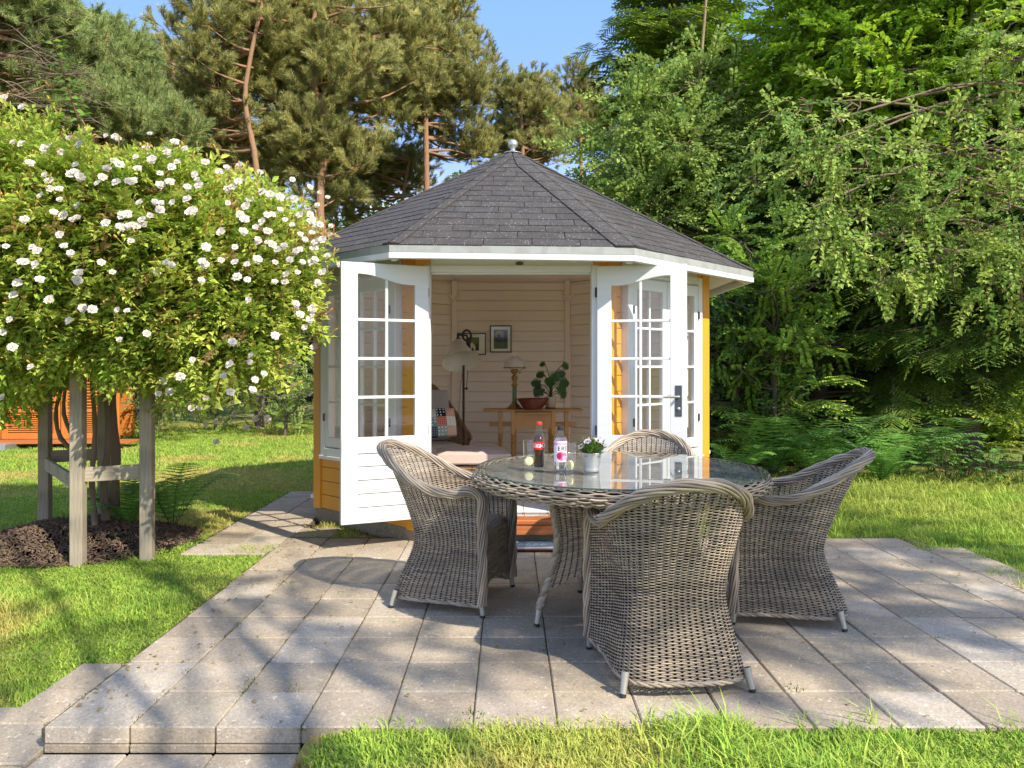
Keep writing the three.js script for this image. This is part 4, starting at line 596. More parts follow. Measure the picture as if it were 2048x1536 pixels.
  const pw = canvasTex(256, 256, (c) => { const q = ['#b9bcb6', '#1e2434', '#d08e78', '#7d9a98', '#c55a4a', '#e4dccb', '#2b3550', '#9db0a4', '#d9a58e']; for (let j = 0; j < 3; j++) for (let i = 0; i < 3; i++) { c.fillStyle = q[j * 3 + i]; c.fillRect(i * 86, j * 86, 86, 86); c.fillStyle = '#efe8da'; if ((i + j) % 2) for (let k = 0; k < 8; k++) { c.beginPath(); c.arc(i * 86 + 12 + (k % 3) * 29, j * 86 + 14 + Math.floor(k / 3) * 28, 7, 0, 7); c.fill(); } else { c.globalAlpha = 0.4; for (let k = 0; k < 5; k++) { c.fillRect(i * 86 + k * 18, j * 86, 5, 86); c.fillRect(i * 86, j * 86 + k * 18, 86, 5); } c.globalAlpha = 1; } } });
  { const g = puff(0.27, 0.12, 0.27, 7, 2.5), o = solo('patchwork_pillow', g, std({ map: pw, roughness: 1 }), 'patchwork throw pillow leaning in the lounge armchair', 'pillow'); const u = g.attributes.uv, p = g.attributes.position; for (let i = 0; i < u.count; i++) u.setXY(i, p.getX(i) / 0.27 + 0.5, 0.5 - p.getZ(i) / 0.27); o.position.set(gx(882, AD - 0.1), gy(846, AD - 0.1), -AD + 0.10); o.rotation.set(1.15, 0.35, 0.12, 'YXZ'); }
  const OD = 6.55, ox = gx(940, OD), ot = thing('wicker_footstool', 'low brown wicker footstool just inside the open door', 'footstool', [ox, FLOOR, -OD], 0.12);
  const om = new MB(); weave(om, (u, v) => { const a = -u * Math.PI * 2, n = 0.35, c = Math.cos(a), s = Math.sin(a), fl2 = 1 - 0.06 * v; return V(0.33 * fl2 * Math.sign(c) * Math.pow(Math.abs(c), n), lerp(0.03, 0.27, v), 0.26 * fl2 * Math.sign(s) * Math.pow(Math.abs(s), n)); }, 56, 24, { seed: 151, tones: brownWick, sub: 2, closed: true }); part('woven_body', om.geo(true), M.wicker, ot); part('top_panel', box(0.6, 0.02, 0.46, 0, 0.262, 0, 0.004), M.weaveTop, ot);
  const cu = solo('seat_pad', puff(0.62, 0.15, 0.52, 12, 3.5), M.cloth(0.52, 0.40, 0.34), 'thick dusty pink seat pad lying on the wicker footstool', 'seat pad'); cu.position.set(ox + 0.02, FLOOR + 0.335, -OD); cu.rotation.y = 0.12;
}

// ---------------------------------------------------------------- foliage: sprays that are placed many times
const lin = (r, g, b) => [r, g, b];
function leafShape(m, base, dir, nrm, L, Wd, col, fold = 0.25) {   // a small folded leaf of four triangles
  const s = dir.clone().cross(nrm).normalize().multiplyScalar(Wd * 0.5), up = nrm.clone().multiplyScalar(Wd * fold), q = base.clone().addScaledVector(dir, L * 0.42), t = base.clone().addScaledVector(dir, L).addScaledVector(nrm, -L * 0.12);
  const l = q.clone().add(s).add(up), r = q.clone().sub(s).add(up);
  m.tri(base, q, l, col); m.tri(q, t, l, col); m.tri(base, r, q, col); m.tri(q, r, t, col);
}
function leafSpray(seed, o = {}) {                               // a twig along +z with leaves on alternate sides
  const { L = 0.4, n = 24, len = 0.07, wid = 0.045, droop = 0.25, col = [1, 1, 1], twig = [0.55, 0.3, 0.18], spread = 1, side = 0.9, buds = 0 } = o, R = rng(seed), m = new MB();
  const path = (t) => V(0, -droop * L * t * t, L * t);
  m.tube([path(0), path(0.5), path(1)], (t) => 0.004 * (1 - 0.7 * t), 3, twig);
  for (let k = 0; k < n; k++) {
    const t = 0.08 + 0.92 * (k + R() * 0.6) / n, p = path(t), sgn = k % 2 ? 1 : -1, d = V(sgn * side * (0.7 + 0.5 * R()), (R() - 0.62) * 0.9 * spread, 0.45 + R() * 0.7).normalize(), nn = V((R() - 0.5) * 1.1, 1, (R() - 0.5) * 1.1).normalize();
    nn.addScaledVector(d, -nn.dot(d)).normalize(); const g = 0.75 + R() * 0.5, q = p.clone().addScaledVector(d, len * 0.25);
    leafShape(m, q, d, nn, len * (0.7 + 0.5 * R()), wid * (0.75 + 0.4 * R()), col.map((c) => c * g));
  }
  for (let k = 0; k < buds; k++) { const p = path(0.85 + 0.15 * R()), d = V((R() - 0.5) * 1.4, 0.5 + R() * 0.5, 0.6).normalize(), e = p.clone().addScaledVector(d, 0.05 + 0.03 * R()); m.tube([p, e], 0.0015, 3, [1.2, 0.75, 1.2]); m.tube([e, e.clone().addScaledVector(d, 0.006), e.clone().addScaledVector(d, 0.014)], (t) => 0.005 * (1 - 0.7 * Math.abs(t - 0.4)), 4, [1.5, 0.9, 1.2]); }
  return m.geo(true);
}
function firSpray(seed, o = {}) {                                // a flat frond: every twig a row of needle combs with a paler new tip
  const { L = 0.55, tip = [1.4, 1.32, 1.0], old = [0.42, 0.52, 0.58], wid = 0.024, droop = 0.15, n = 8 } = o, R = rng(seed), m = new MB();
  const P = (t) => V(0, -droop * L * t * t, L * t);
  const comb = (a, b, w0) => {
    const d = b.clone().sub(a), len = d.length(), k = Math.max(3, Math.round(len / 0.03)); d.normalize(); const s = V(0, 1, 0).cross(d).normalize(), up = d.clone().cross(s), roll = (R() - 0.5) * 0.7; s.addScaledVector(up, roll).normalize();
    for (let i = 0; i < k; i++) { const t = i / k, p = a.clone().addScaledVector(d, len * t), q = p.clone().addScaledVector(d, len / k * 1.15), w = w0 * (0.75 + 0.5 * R()) * (1 - 0.35 * t), f = sst(0.5, 0.9, t), c = [0, 1, 2].map((j) => lerp(old[j], tip[j], f) * (0.8 + 0.4 * R())); for (const sg of [-1, 1]) { const e = p.clone().addScaledVector(s, sg * w).addScaledVector(d, len / k * (0.9 + 0.5 * R())).addScaledVector(up, -w * 0.25 + (R() - 0.5) * 0.008); m.tri(p, e, q, c); if (R() < 0.75) { const e2 = p.clone().addScaledVector(s, sg * w * 0.75).addScaledVector(d, len / k * (0.35 + 0.3 * R())).addScaledVector(up, (R() - 0.3) * 0.012); m.tri(p, e2, p.clone().lerp(q, 0.5), c.map((x) => x * 0.85)); } } }
    m.tube([a, b], (t) => 0.003 * (1 - 0.6 * t), 3, [0.5, 0.34, 0.2]);
  };
  comb(P(0), P(0.55), wid * 0.9); comb(P(0.55), P(1), wid);
  for (let k = 0; k < n; k++) { const t = 0.08 + k * 0.86 / n, l = L * 0.55 * (1 - t * 0.72) * (0.75 + 0.5 * R()); for (const q of [-1, 1]) { const a = P(t + (q > 0 ? 0.03 : 0)), b = a.clone().add(V(q * l * 0.78, -l * (0.05 + 0.25 * R()), l * 0.6)); comb(a, b, wid); } }
  return m.geo(true);
}
function pineSpray(seed, o = {}) {                               // a shoot with long needles all round, pointing along +z
  const { L = 0.24, n = 84, nl = 0.075, w = 0.0055 } = o, R = rng(seed), m = new MB();
  for (let b = 0; b < 4; b++) {
    const d = b ? V((R() - 0.5) * 1.5, R() * 0.9 - 0.2, 0.8).normalize() : V(0, 0.1, 1).normalize(), a = b ? V(0, 0, L * (0.1 + 0.15 * b)) : V(0, 0, 0), l = L * (b ? 0.62 : 1), x = d.clone().cross(V(0.2, 1, 0.1)).normalize(), y = d.clone().cross(x);
    m.tube([a, a.clone().addScaledVector(d, l)], 0.0045, 3, [0.75, 0.42, 0.22]);
    for (let k = 0; k < n / (b ? 1.6 : 1); k++) { const t = 0.18 + 0.82 * k / (n / (b ? 1.6 : 1)), g = R() * 6.283, dir = d.clone().multiplyScalar(0.75 + 0.3 * t).addScaledVector(x, Math.cos(g)).addScaledVector(y, Math.sin(g)).normalize(), p = a.clone().addScaledVector(d, l * t), s = dir.clone().cross(V(R() - 0.5, R() - 0.5, R() - 0.5)).normalize().multiplyScalar(w * 0.5), c = 0.7 + R() * 0.6; m.tri(p.clone().sub(s), p.clone().add(s), p.clone().addScaledVector(dir, nl * (0.7 + 0.5 * R())), [c, c, c * 0.95]); }
  }
  return m.geo(true);
}
const SPRAY = {
  broad: [leafSpray(401, { L: 0.42, n: 26, len: 0.085, wid: 0.055 }), leafSpray(402, { L: 0.36, n: 22, len: 0.09, wid: 0.06, droop: 0.4 })],
  birch: [leafSpray(403, { L: 0.44, n: 24, len: 0.06, wid: 0.046, droop: 0.35, spread: 1.8, side: 0.8 }), leafSpray(404, { L: 0.36, n: 20, len: 0.058, wid: 0.046, droop: 0.55, spread: 1.8, side: 0.8 })],
  small: [leafSpray(405, { L: 0.34, n: 34, len: 0.042, wid: 0.026, droop: 0.2, spread: 1.3 })],
  rose: [leafSpray(407, { L: 0.22, n: 30, len: 0.043, wid: 0.026, droop: 0.35, spread: 1.4, twig: [0.9, 0.7, 0.4], buds: 2 }), leafSpray(408, { L: 0.19, n: 26, len: 0.046, wid: 0.027, droop: 0.6, spread: 1.3, twig: [0.9, 0.6, 0.35], buds: 1 })],
  fir: [firSpray(409, {}), firSpray(410, { L: 0.5, droop: 0.35 })],
  spruce: [firSpray(411, { L: 0.5, tip: [1.15, 1.25, 1.0], old: [0.7, 0.8, 0.8], droop: 0.45, wid: 0.018, n: 10 })],
  pine: [pineSpray(413), pineSpray(414, { L: 0.28 })],
};
function limb(a, b, sag, R, n = 6) { const pts = []; const off = V(R() - 0.5, R() - 0.5, R() - 0.5).multiplyScalar(a.distanceTo(b) * 0.16); for (let k = 0; k <= n; k++) { const t = k / n, p = a.clone().lerp(b, t); p.y += sag * Math.sin(Math.PI * t); p.addScaledVector(off, Math.sin(Math.PI * t * 1.3)); pts.push(p); } return pts; }
const rnd3 = (R) => { const z = R() * 2 - 1, a = R() * 6.283, r = Math.sqrt(1 - z * z); return V(r * Math.cos(a), z, r * Math.sin(a)); };
// a tree whose crown is made of clumps: limbs run from the trunk to each clump, sprays fill the clumps
function clumpTree(name, label, category, o) {
  const { trunk, r0 = 0.15, clumps, sprays, mat = M.leaf, per = 30, flat = 0.6, tint, seed = 1, bark, limbR = 0.025, up = 0.35, droop = 0, scale = 1, hang = false, group, orphan = 0, limbFrom } = o;
  const R = rng(seed), base = trunk[0], t = thing(name, label, category, base.toArray(), 0, group), tp = resample(trunk.map((p) => p.clone().sub(base)), 0.35), tm = new MB();
  const top = tp[tp.length - 1].y, bk = bark ?? ((h) => [0.16, 0.13, 0.10]);
  tm.tube(tp, (q) => lerp(r0, r0 * 0.28, Math.pow(q, 0.9)), 9, (q) => bk(q));
  const mats = [], cols = [];
  clumps.forEach((c) => {
    const p = c.p.clone().sub(base), cr = c.r;
    if (R() >= orphan) {
      let k = limbFrom ? Math.floor(tp.length * limbFrom) : 0, bd = 1e9; tp.forEach((q, i) => { if (i < tp.length * 0.25) return; const dd = q.distanceTo(p) + Math.max(0, q.y - p.y + 0.3) * 1.2; if (dd < bd) { bd = dd; k = i; } });
      const q = tp[k], d = q.distanceTo(p), rr = Math.min(limbR * Math.sqrt(d) + 0.004, r0 * 0.5); tm.tube(limb(q, p, hang ? d * 0.12 : -d * 0.06, R), (x) => rr * (1 - 0.8 * x) + 0.003, 5, (x) => bk(Math.max(0.5, k / tp.length)));
      for (let j = 0; j < 4; j++) { const e = p.clone().addScaledVector(rnd3(R).multiply(V(1, flat, 1)), cr * 0.8); tm.tube([p, p.clone().lerp(e, 0.5).add(V(0, hang ? 0.05 : -0.03, 0)), e], (x) => 0.008 * (1 - 0.7 * x) + 0.0015, 4, bk(0.8)); }
    }
    const n = Math.round(per * (c.k ?? 1) * cr * cr * 4);
    for (let i = 0; i < n; i++) {
      const dir = rnd3(R), rad = cr * Math.pow(R(), 0.45), pos = p.clone().add(dir.clone().multiply(V(1, flat, 1)).multiplyScalar(rad)), f = dir.clone().multiplyScalar(0.8).add(V((R() - 0.5) * 0.9, up + (R() - 0.5) * 0.7 - droop, (R() - 0.5) * 0.9)); if (f.lengthSq() < 0.01) f.set(1, 0, 0);
      mats.push(frame(pos, f, V((R() - 0.5) * 0.5, 1, (R() - 0.5) * 0.5), scale * (0.7 + 0.6 * R()))); const g = 0.8 + 0.4 * R(), w = R(); cols.push(tint(w, c).map((x) => x * g));
    }
  });
  part('trunk', tm.geo(true), M.bark, t);
  const cut = sprays.length, per2 = Math.ceil(mats.length / cut);
  sprays.forEach((g, k) => { const a = mats.slice(k * per2, (k + 1) * per2); if (a.length) scatter(cut > 1 ? 'foliage' : 'crown', g, mat, a, cols.slice(k * per2, (k + 1) * per2), t); });
  return t;
}
function shuffle(a, R) { for (let i = a.length - 1; i > 0; i--) { const j = Math.floor(R() * (i + 1)); [a[i], a[j]] = [a[j], a[i]]; } return a; }
// clumps spread through an ellipsoid, mostly near its surface
function blob(c, rx, ry, rz, n, rmin, rmax, seed, o = {}) { const R = rng(seed), out = []; const { inner = 0.45, cut = () => true } = o; for (let t = 0; out.length < n && t < n * 20; t++) { const d = rnd3(R), s = lerp(inner, 1, Math.pow(R(), 0.6)), p = V(c.x + d.x * rx * s, c.y + d.y * ry * s, c.z + d.z * rz * s); if (cut(p)) out.push({ p, r: lerp(rmin, rmax, R()) }); } return shuffle(out, R); }
// a conifer with whorls of needled branches
function conifer(name, label, o) {
  const { x, z, h, r, low = 0.4, sprays, tint, seed = 1, droop = 0.25, dy = 0.32, arms = 6, sc = 1, gap = 0, bark = [0.10, 0.075, 0.055], group, step = 0.2, r0 = 0.13, dead = 0 } = o;
  const R = rng(seed), y0 = -0.05, t = thing(name, label, 'tree', [x, y0, z], 0, group), tm = new MB(), mats = [], cols = [];
  const tp = []; for (let k = 0; k <= 10; k++) tp.push(V((R() - 0.5) * 0.08, h * k / 10, (R() - 0.5) * 0.08)); tm.tube(tp, (q) => r0 * (1 - 0.9 * q), 8, (q) => bark);
  for (let y = low; y < h - 0.15; y += dy * (0.8 + 0.4 * R()) * (0.6 + 0.4 * (1 - y / h))) for (let a = 0; a < arms; a++) {
    if (R() < gap) continue;
    const q = (y - low) / (h - low), L = r * Math.pow(1 - q, 0.75) * (0.6 + 0.55 * R()) * Math.min(1, 0.62 + q * 3), az = R() * 6.283, d = V(Math.cos(az), 0, Math.sin(az)), s = V(-d.z, 0, d.x), yy = y + (R() - 0.5) * 0.2, n = 7, pts = [], dr = droop * (1.2 - q) * (0.6 + 0.8 * R());
    for (let k = 0; k <= n; k++) { const u = k / n; pts.push(V(d.x * L * u, yy + L * (0.18 * u - dr * 1.5 * u * u + dr * 0.75 * u * u * u), d.z * L * u).addScaledVector(s, L * 0.08 * Math.sin(u * 3 + a))); }
    tm.tube(pts, (u) => (0.012 + 0.008 * L) * (1 - 0.85 * u), 4, bark.map((c) => c * 1.5));
    if (R() < dead) continue;
    for (let u = 0.22; u <= 1.0; u += step / L) for (const sd of u > 0.93 ? [0] : [-1, 1]) {
      const k = Math.min(n - 1, Math.floor(u * n)), p = pts[k].clone().lerp(pts[k + 1], u * n - k), dir = pts[k + 1].clone().sub(pts[k]).normalize();
      const f = dir.clone().multiplyScalar(0.9).addScaledVector(s, sd * (0.75 + 0.3 * R())).add(V(0, -0.1 - 0.3 * R() * droop * 3, 0)); mats.push(frame(p, f, V((R() - 0.5) * 0.4, 1, (R() - 0.5) * 0.4), sc * (0.7 + 0.5 * R()) * (1.15 - 0.5 * u))); const g = 0.75 + 0.5 * R(); cols.push(tint(R(), u).map((c) => c * g));
    }
  }
  part('trunk', tm.geo(true), M.bark, t);
  shuffleTogether(mats, cols, R); const per2 = Math.ceil(mats.length / sprays.length);
  sprays.forEach((g, k) => { const a = mats.slice(k * per2, (k + 1) * per2); if (a.length) scatter('crown', g, M.needle, a, cols.slice(k * per2, (k + 1) * per2), t); });
  return t;
}
function shuffleTogether(a, b, R) { for (let i = a.length - 1; i > 0; i--) { const j = Math.floor(R() * (i + 1)); [a[i], a[j]] = [a[j], a[i]]; [b[i], b[j]] = [b[j], b[i]]; } }
const mixc = (a, b) => (w) => [lerp(a[0], b[0], w), lerp(a[1], b[1], w), lerp(a[2], b[2], w)];

// ---------------------------------------------------------------- grass
function tuft(seed, n, hmin, hmax, spread, wd = 0.0035) {
  const R = rng(seed), m = new MB();
  for (let k = 0; k < n; k++) { const a = R() * 6.283, r = Math.sqrt(R()) * spread, b = V(Math.cos(a) * r, -0.012, Math.sin(a) * r), h = lerp(hmin, hmax, R() * R()), la = R() * 6.283, ln = h * (0.25 + 0.75 * R()), d = V(Math.cos(la), 0, Math.sin(la)), s = V(-d.z, 0, d.x).multiplyScalar(wd * (0.6 + 0.6 * R())), p1 = b.clone().addScaledVector(d, ln * 0.3).add(V(0, h * 0.65, 0)), p2 = b.clone().addScaledVector(d, ln).add(V(0, h * (0.85 + 0.2 * R()), 0)), g = 0.7 + 0.6 * R(), y = R() < 0.12 ? 1 : 0, c = [g * (y ? 1.35 : 1), g * (y ? 1.05 : 1), g * (y ? 1.1 : 1)], c0 = c;
    const s8 = s.clone().multiplyScalar(0.8); m.quad(b.clone().add(s), b.clone().sub(s), p1.clone().sub(s8), p1.clone().add(s8), c); m.tri(p1.clone().add(s8), p1.clone().sub(s8), p2, c); }
  return m.geo(true);
}
const TUFT = [tuft(501, 28, 0.012, 0.042, 0.05, 0.003), tuft(502, 22, 0.02, 0.06, 0.05, 0.003), tuft(503, 18, 0.04, 0.13, 0.045, 0.003)];
const grassTint = (x, d, w) => { const dry = sst(0.44, 0.66, fbm(x * 1.1 + 31, d * 1.1 + 17, 511, 4)), g = mixc([0.23, 0.40, 0.05], [0.46, 0.56, 0.09])(w); const k = dry * 0.8 * lerp(1, 0.3, sst(0.8, 1.6, x) * sst(3, 3.6, d)); return [lerp(g[0], 0.62, k), lerp(g[1], 0.50, k), lerp(g[2], 0.15, k)]; };
{
  const R = rng(521), sets = [[], [], []], cs = [[], [], []];
  const field = (x0, x1, d0, d1, dens, pick, ok = () => true, sc = 1) => { const n = Math.round((x1 - x0) * (d1 - d0) * dens); for (let k = 0; k < n; k++) { const x = lerp(x0, x1, R()), d = lerp(d0, d1, R()); if (paved(x, d, -0.055 * vnoise(x * 5, d * 5, 530) - 0.01) || !ok(x, d)) continue; const q = Math.hypot((x - MULCH.x) / MULCH.rx, (d - MULCH.d) / MULCH.rz); if (q < 0.94 + 0.34 * (vnoise(x * 4, d * 4, 531) - 0.5) && R() > 0.03) continue; const i = pick(x, d); sets[i].push(new THREE.Matrix4().compose(V(x, groundY(x, -d), -d), new THREE.Quaternion().setFromEuler(new THREE.Euler((R() - 0.5) * 0.3, R() * 6.28, (R() - 0.5) * 0.3)), V(1, 1, 1).multiplyScalar(sc * (0.7 + 0.6 * R())))); cs[i].push(grassTint(x, d, R())); } };
  const inView = (x, d) => x > gx(-160, d) && x < gx(2210, d);
  field(-5.5, -1.5, 2.6, 5.6, 900, (x, d) => { const q = vnoise(x * 2.2, d * 2.2, 550); return q < 0.6 ? 0 : q < 0.85 ? 1 : R() < 0.3 ? 2 : 1; }, inView);
  field(-0.9, 2.4, 2.3, 2.78, 1500, (x, d) => { const q = vnoise(x * 3.1, d * 3, 551); return q < 0.34 ? 0 : q < 0.58 ? 1 : R() < 0.6 ? 2 : 1; }, (x, d) => x > -0.72 + 0.22 * vnoise(d * 9, 3, 540) && d < 2.79 - 0.1 * vnoise(x * 4, 1, 541));
  field(-9, -1.2, 5.6, 9.5, 420, () => R() < 0.75 ? 0 : 1, inView);
  field(-13, -0.8, 9.5, 17, 170, () => R() < 0.6 ? 0 : 1, inView, 1.5);
  field(1.4, 7.5, 5.6, 8.9, 480, (x, d) => R() < 0.35 ? 0 : R() < 0.75 ? 1 : 2, inView, 1.15);
  field(2.8, 4.6, 3.6, 5.8, 560, (x, d) => R() < 0.5 ? 0 : R() < 0.7 ? 1 : 2, inView);
  field(-0.5, 2.6, 2.66, 2.86, 160, () => 2, (x, d) => vnoise(x * 3.3, 4, 552) > 0.55 && d < 2.72 + 0.12 * vnoise(x * 7, 2, 553));
  const lawn = new THREE.Group(); lawn.name = 'lawn_grass'; lawn.userData = { kind: 'stuff', label: 'short sunlit lawn grass round the paving', category: 'grass' }; scene.add(lawn);
  sets.forEach((s, i) => scatter('grass_blades', TUFT[i], M.grass, s, cs[i], lawn));
  // weeds in the joints and fallen leaves
  const wm = [], wc = []; const weed = (u, v, s) => { const d = F * EYE / (v / 2 - PY), x = gx(u, d); wm.push(new THREE.Matrix4().compose(V(x, 0.0, -d), new THREE.Quaternion().setFromEuler(new THREE.Euler(0, R() * 6, 0)), V(s, s, s))); wc.push(mixc([0.09, 0.17, 0.02], [0.2, 0.22, 0.04])(R())); };
  for (const [u, v, s] of [[505, 1365, 0.8], [590, 1377, 0.7], [487, 1380, 0.5], [945, 1430, 0.9], [1590, 1376, 0.8], [1880, 1276, 0.5], [405, 1305, 0.4], [580, 1165, 0.6], [475, 1248, 0.5], [645, 1098, 0.5], [700, 1110, 0.5], [680, 1185, 0.4], [1325, 1378, 0.6], [1290, 1378, 0.5], [1085, 1300, 0.4], [610, 1080, 0.6], [730, 1080, 0.6]]) weed(u, v, s);
  for (let k = 0; k < 280; k++) { const i = Math.floor(R() * R() * 16), x = X0 + S * i + (R() - 0.5) * 0.01, d = D0 + R() * 3; wm.push(new THREE.Matrix4().compose(V(x, -0.004, -d), new THREE.Quaternion().setFromEuler(new THREE.Euler(0, R() * 6, 0)), V(0.26, 0.3, 0.42).multiplyScalar(0.6 + R()))); wc.push(mixc([0.10, 0.13, 0.025], [0.22, 0.17, 0.05])(R())); }
  const weeds = scatter('joint_weeds', TUFT[0], M.grass, wm, wc, scene); tag(weeds, 'small green weeds growing in the slab joints', 'weeds');
  const lf = new MB(); leafShape(lf, V(0, 0.004, 0), V(0, 0.1, 1).normalize(), V(0, 1, 0), 0.024, 0.014, [1, 1, 1], 0.3); const lm = [], lc = [];
  for (let k = 0; k < 420; k++) { let x, d; if (k < 200) { d = lerp(2.8, 5.6, R()); x = (R() < 0.6 ? X0 + R() * R() * 0.5 : rightEdge(d) - R() * R() * 0.6); } else if (k < 290) { x = lerp(-2.2, -1.0, R()); d = lerp(5.3, 6.4, R()); } else { x = lerp(-1.6, 2.9, R()); d = lerp(2.7, 5.5, R()); } lm.push(new THREE.Matrix4().compose(V(x, 0.002, -d), new THREE.Quaternion().setFromEuler(new THREE.Euler((R() - 0.5) * 0.7, R() * 6, (R() - 0.5) * 0.7)), V(1, 1, 1).multiplyScalar(0.4 + R() * 0.8))); lc.push(mixc([0.30, 0.17, 0.05], [0.45, 0.36, 0.16])(R())); }
  tag(scatter('fallen_leaves', lf.geo(true), M.grass, lm, lc, scene), 'small dry leaves lying on the slabs', 'leaves');
}

// ---------------------------------------------------------------- mulch bed, post frame and rose bush
{
  const R = rng(601), m = new MB(), n = 9500;
  for (let k = 0; k < n; k++) { const a = R() * 6.283, q = Math.sqrt(R()) * (0.97 + 0.1 * (vnoise(a * 3, 1, 602) - 0.5)), x = MULCH.x + Math.cos(a) * q * MULCH.rx, d = MULCH.d + Math.sin(a) * q * MULCH.rz, p = V(x, groundY(x, -d) + 0.004 + R() * 0.02, -d), f = V(R() - 0.5, (R() - 0.5) * 0.7, R() - 0.5).normalize(), s = f.clone().cross(V(R() - 0.5, 1, R() - 0.5)).normalize(), L = 0.012 + R() * R() * 0.05, w = 0.004 + R() * 0.008, u = f.clone().cross(s).multiplyScalar(0.002), g = 0.5 + R() * 0.8, c = [0.19 * g, 0.125 * g, 0.085 * g]; const A = p.clone().addScaledVector(f, -L / 2), B = p.clone().addScaledVector(f, L / 2); s.multiplyScalar(w / 2); m.quad(A.clone().sub(s).add(u), B.clone().sub(s).add(u), B.clone().add(s).add(u), A.clone().add(s).add(u), c); m.quad(A.clone().sub(s).sub(u), A.clone().sub(s).add(u), B.clone().sub(s).add(u), B.clone().sub(s).sub(u), c); m.quad(A.clone().add(s).add(u), A.clone().add(s).sub(u), B.clone().add(s).sub(u), B.clone().add(s).add(u), c); }
  const g = new MB(), N = 40; for (let j = 0; j <= 12; j++) for (let i = 0; i <= N; i++) { const a = i / N * 6.2832, q = j / 12 * 1.0, x = MULCH.x + Math.cos(a) * q * MULCH.rx, d = MULCH.d + Math.sin(a) * q * MULCH.rz; g.v(V(x, groundY(x, -d) + 0.006 * (1 - q), -d), V(0, 1, 0), x, d, [0.085, 0.052, 0.036]); } for (let j = 0; j < 12; j++) for (let i = 0; i < N; i++) { const a = j * (N + 1) + i, b = a + N + 1; g.t(a, a + 1, b); g.t(b, a + 1, b + 1); }
  const bed = part('mulch_bed', [m.geo(true), g.geo(true)].map((x) => x), M.mulch, scene); bed.geometry = merge([m.geo(true), g.geo(true)], true); tag(bed, 'mound of brown bark mulch under the rose bush', 'mulch'); bed.name = 'bark_mulch'; bed.userData.kind = 'stuff';
  const fr = thing('plant_support', 'weathered grey post and rail frame holding up the rose bush', 'plant support', [-2.95, 0, -5.6]);
  const A = V(-2.77, 0, -4.97), B = V(-2.41, 0, -5.15), C = V(-3.66, 0, -6.1), D = V(-3.30, 0, -6.3), o = fr.position, ang = Math.atan2(-(C.z - A.z), C.x - A.x);
  for (const [p, top] of [[A, 1.42], [B, 1.45], [C, 1.40], [D, 1.42]]) { const q = part('post', box(0.078, top + 0.1, 0.078, 0, top / 2 - 0.05, 0, 0.004), M.greywood, fr); q.position.set(p.x - o.x, 0, p.z - o.z); q.rotation.y = 0.12; }
  const rail = (p, q, y, off = 0) => { const d = q.clone().sub(p), L = d.length(), r = part('rail', box(L - 0.07, 0.095, 0.028, 0, 0, 0, 0.003), M.greywood, fr); r.position.set((p.x + q.x) / 2 - o.x, y, (p.z + q.z) / 2 - o.z); r.rotation.y = Math.atan2(-d.z, d.x); };
  rail(A, B, 0.565); rail(C, A, 1.15); rail(B, D, 1.15); rail(C, D, 0.55); rail(C, A, 0.50);
  // the rose: twisting stems, leafy clumps, every bloom a part of its own
  const rb = thing('rose_bush', 'large climbing rose bush covered in white blooms', 'rose bush', [-2.95, 0.05, -5.55]); const base = rb.position;
  const st = new MB(), bc = (t) => [lerp(0.17, 0.24, t), lerp(0.125, 0.15, t), lerp(0.085, 0.10, t)];
  const stem = (pts, r) => st.tube(resample(pts.map(([u, v, d]) => at(u, v, d).sub(base)), 0.08), (t) => r * (1 - 0.45 * t) * (1 + 0.12 * Math.sin(t * 40)), 8, bc);
  stem([[212, 1040, 5.6], [208, 960, 5.6], [218, 880, 5.58], [215, 800, 5.6], [220, 720, 5.6], [260, 560, 5.5]], 0.030); stem([[190, 1050, 5.5], [184, 960, 5.5], [190, 860, 5.5], [184, 760, 5.5], [180, 640, 5.4]], 0.022);
  stem([[170, 960, 5.6], [150, 910, 5.65], [118, 870, 5.7], [112, 820, 5.7], [122, 780, 5.7], [140, 700, 5.6]], 0.019); stem([[165, 930, 5.55], [148, 880, 5.55], [128, 830, 5.6], [130, 780, 5.6], [140, 730, 5.5]], 0.018);
  stem([[228, 1030, 5.75], [232, 900, 5.8], [226, 780, 5.8], [300, 640, 5.7], [450, 560, 5.6]], 0.036);
  part('stems', st.geo(true), M.bark, rb);
  const clumps = []; const C2 = (u, v, d, r, k = 1) => clumps.push({ p: at(u, v, d), r, k });
  const outline = (u) => [u < 0 ? 265 : u < 250 ? lerp(262, 285, u / 250) : u < 500 ? lerp(285, 345, (u - 250) / 250) : lerp(345, 450, (u - 500) / 170), u < 60 ? 800 : u < 300 ? lerp(700, 735, (u - 60) / 240) : u < 420 ? lerp(735, 845, (u - 300) / 120) : u < 470 ? 850 : lerp(850, 640, (u - 470) / 80)];
  for (let t = 0; clumps.length < 205 && t < 6000; t++) { const u = lerp(-160, 548, R()), [a, b] = outline(u), v = lerp(a + 70, b - 52, R()), du = (u - 250) / 430, dv = (v - (a + b) / 2) / ((b - a) / 2 + 1), depth = Math.sqrt(Math.max(0.05, 1 - Math.min(0.95, du * du * 0.8 + dv * dv * 0.5))) * 1.05; let d = 5.6 - depth * 0.92 * (R() < 0.62 ? lerp(0.62, 1, R()) : lerp(-0.9, 0.6, R())); if (u > 560) d = Math.min(d, 5.5); C2(u, v, d, lerp(0.15, 0.26, R())); }
  const mats = [[], []], cols = [[], []]; const blooms = [];
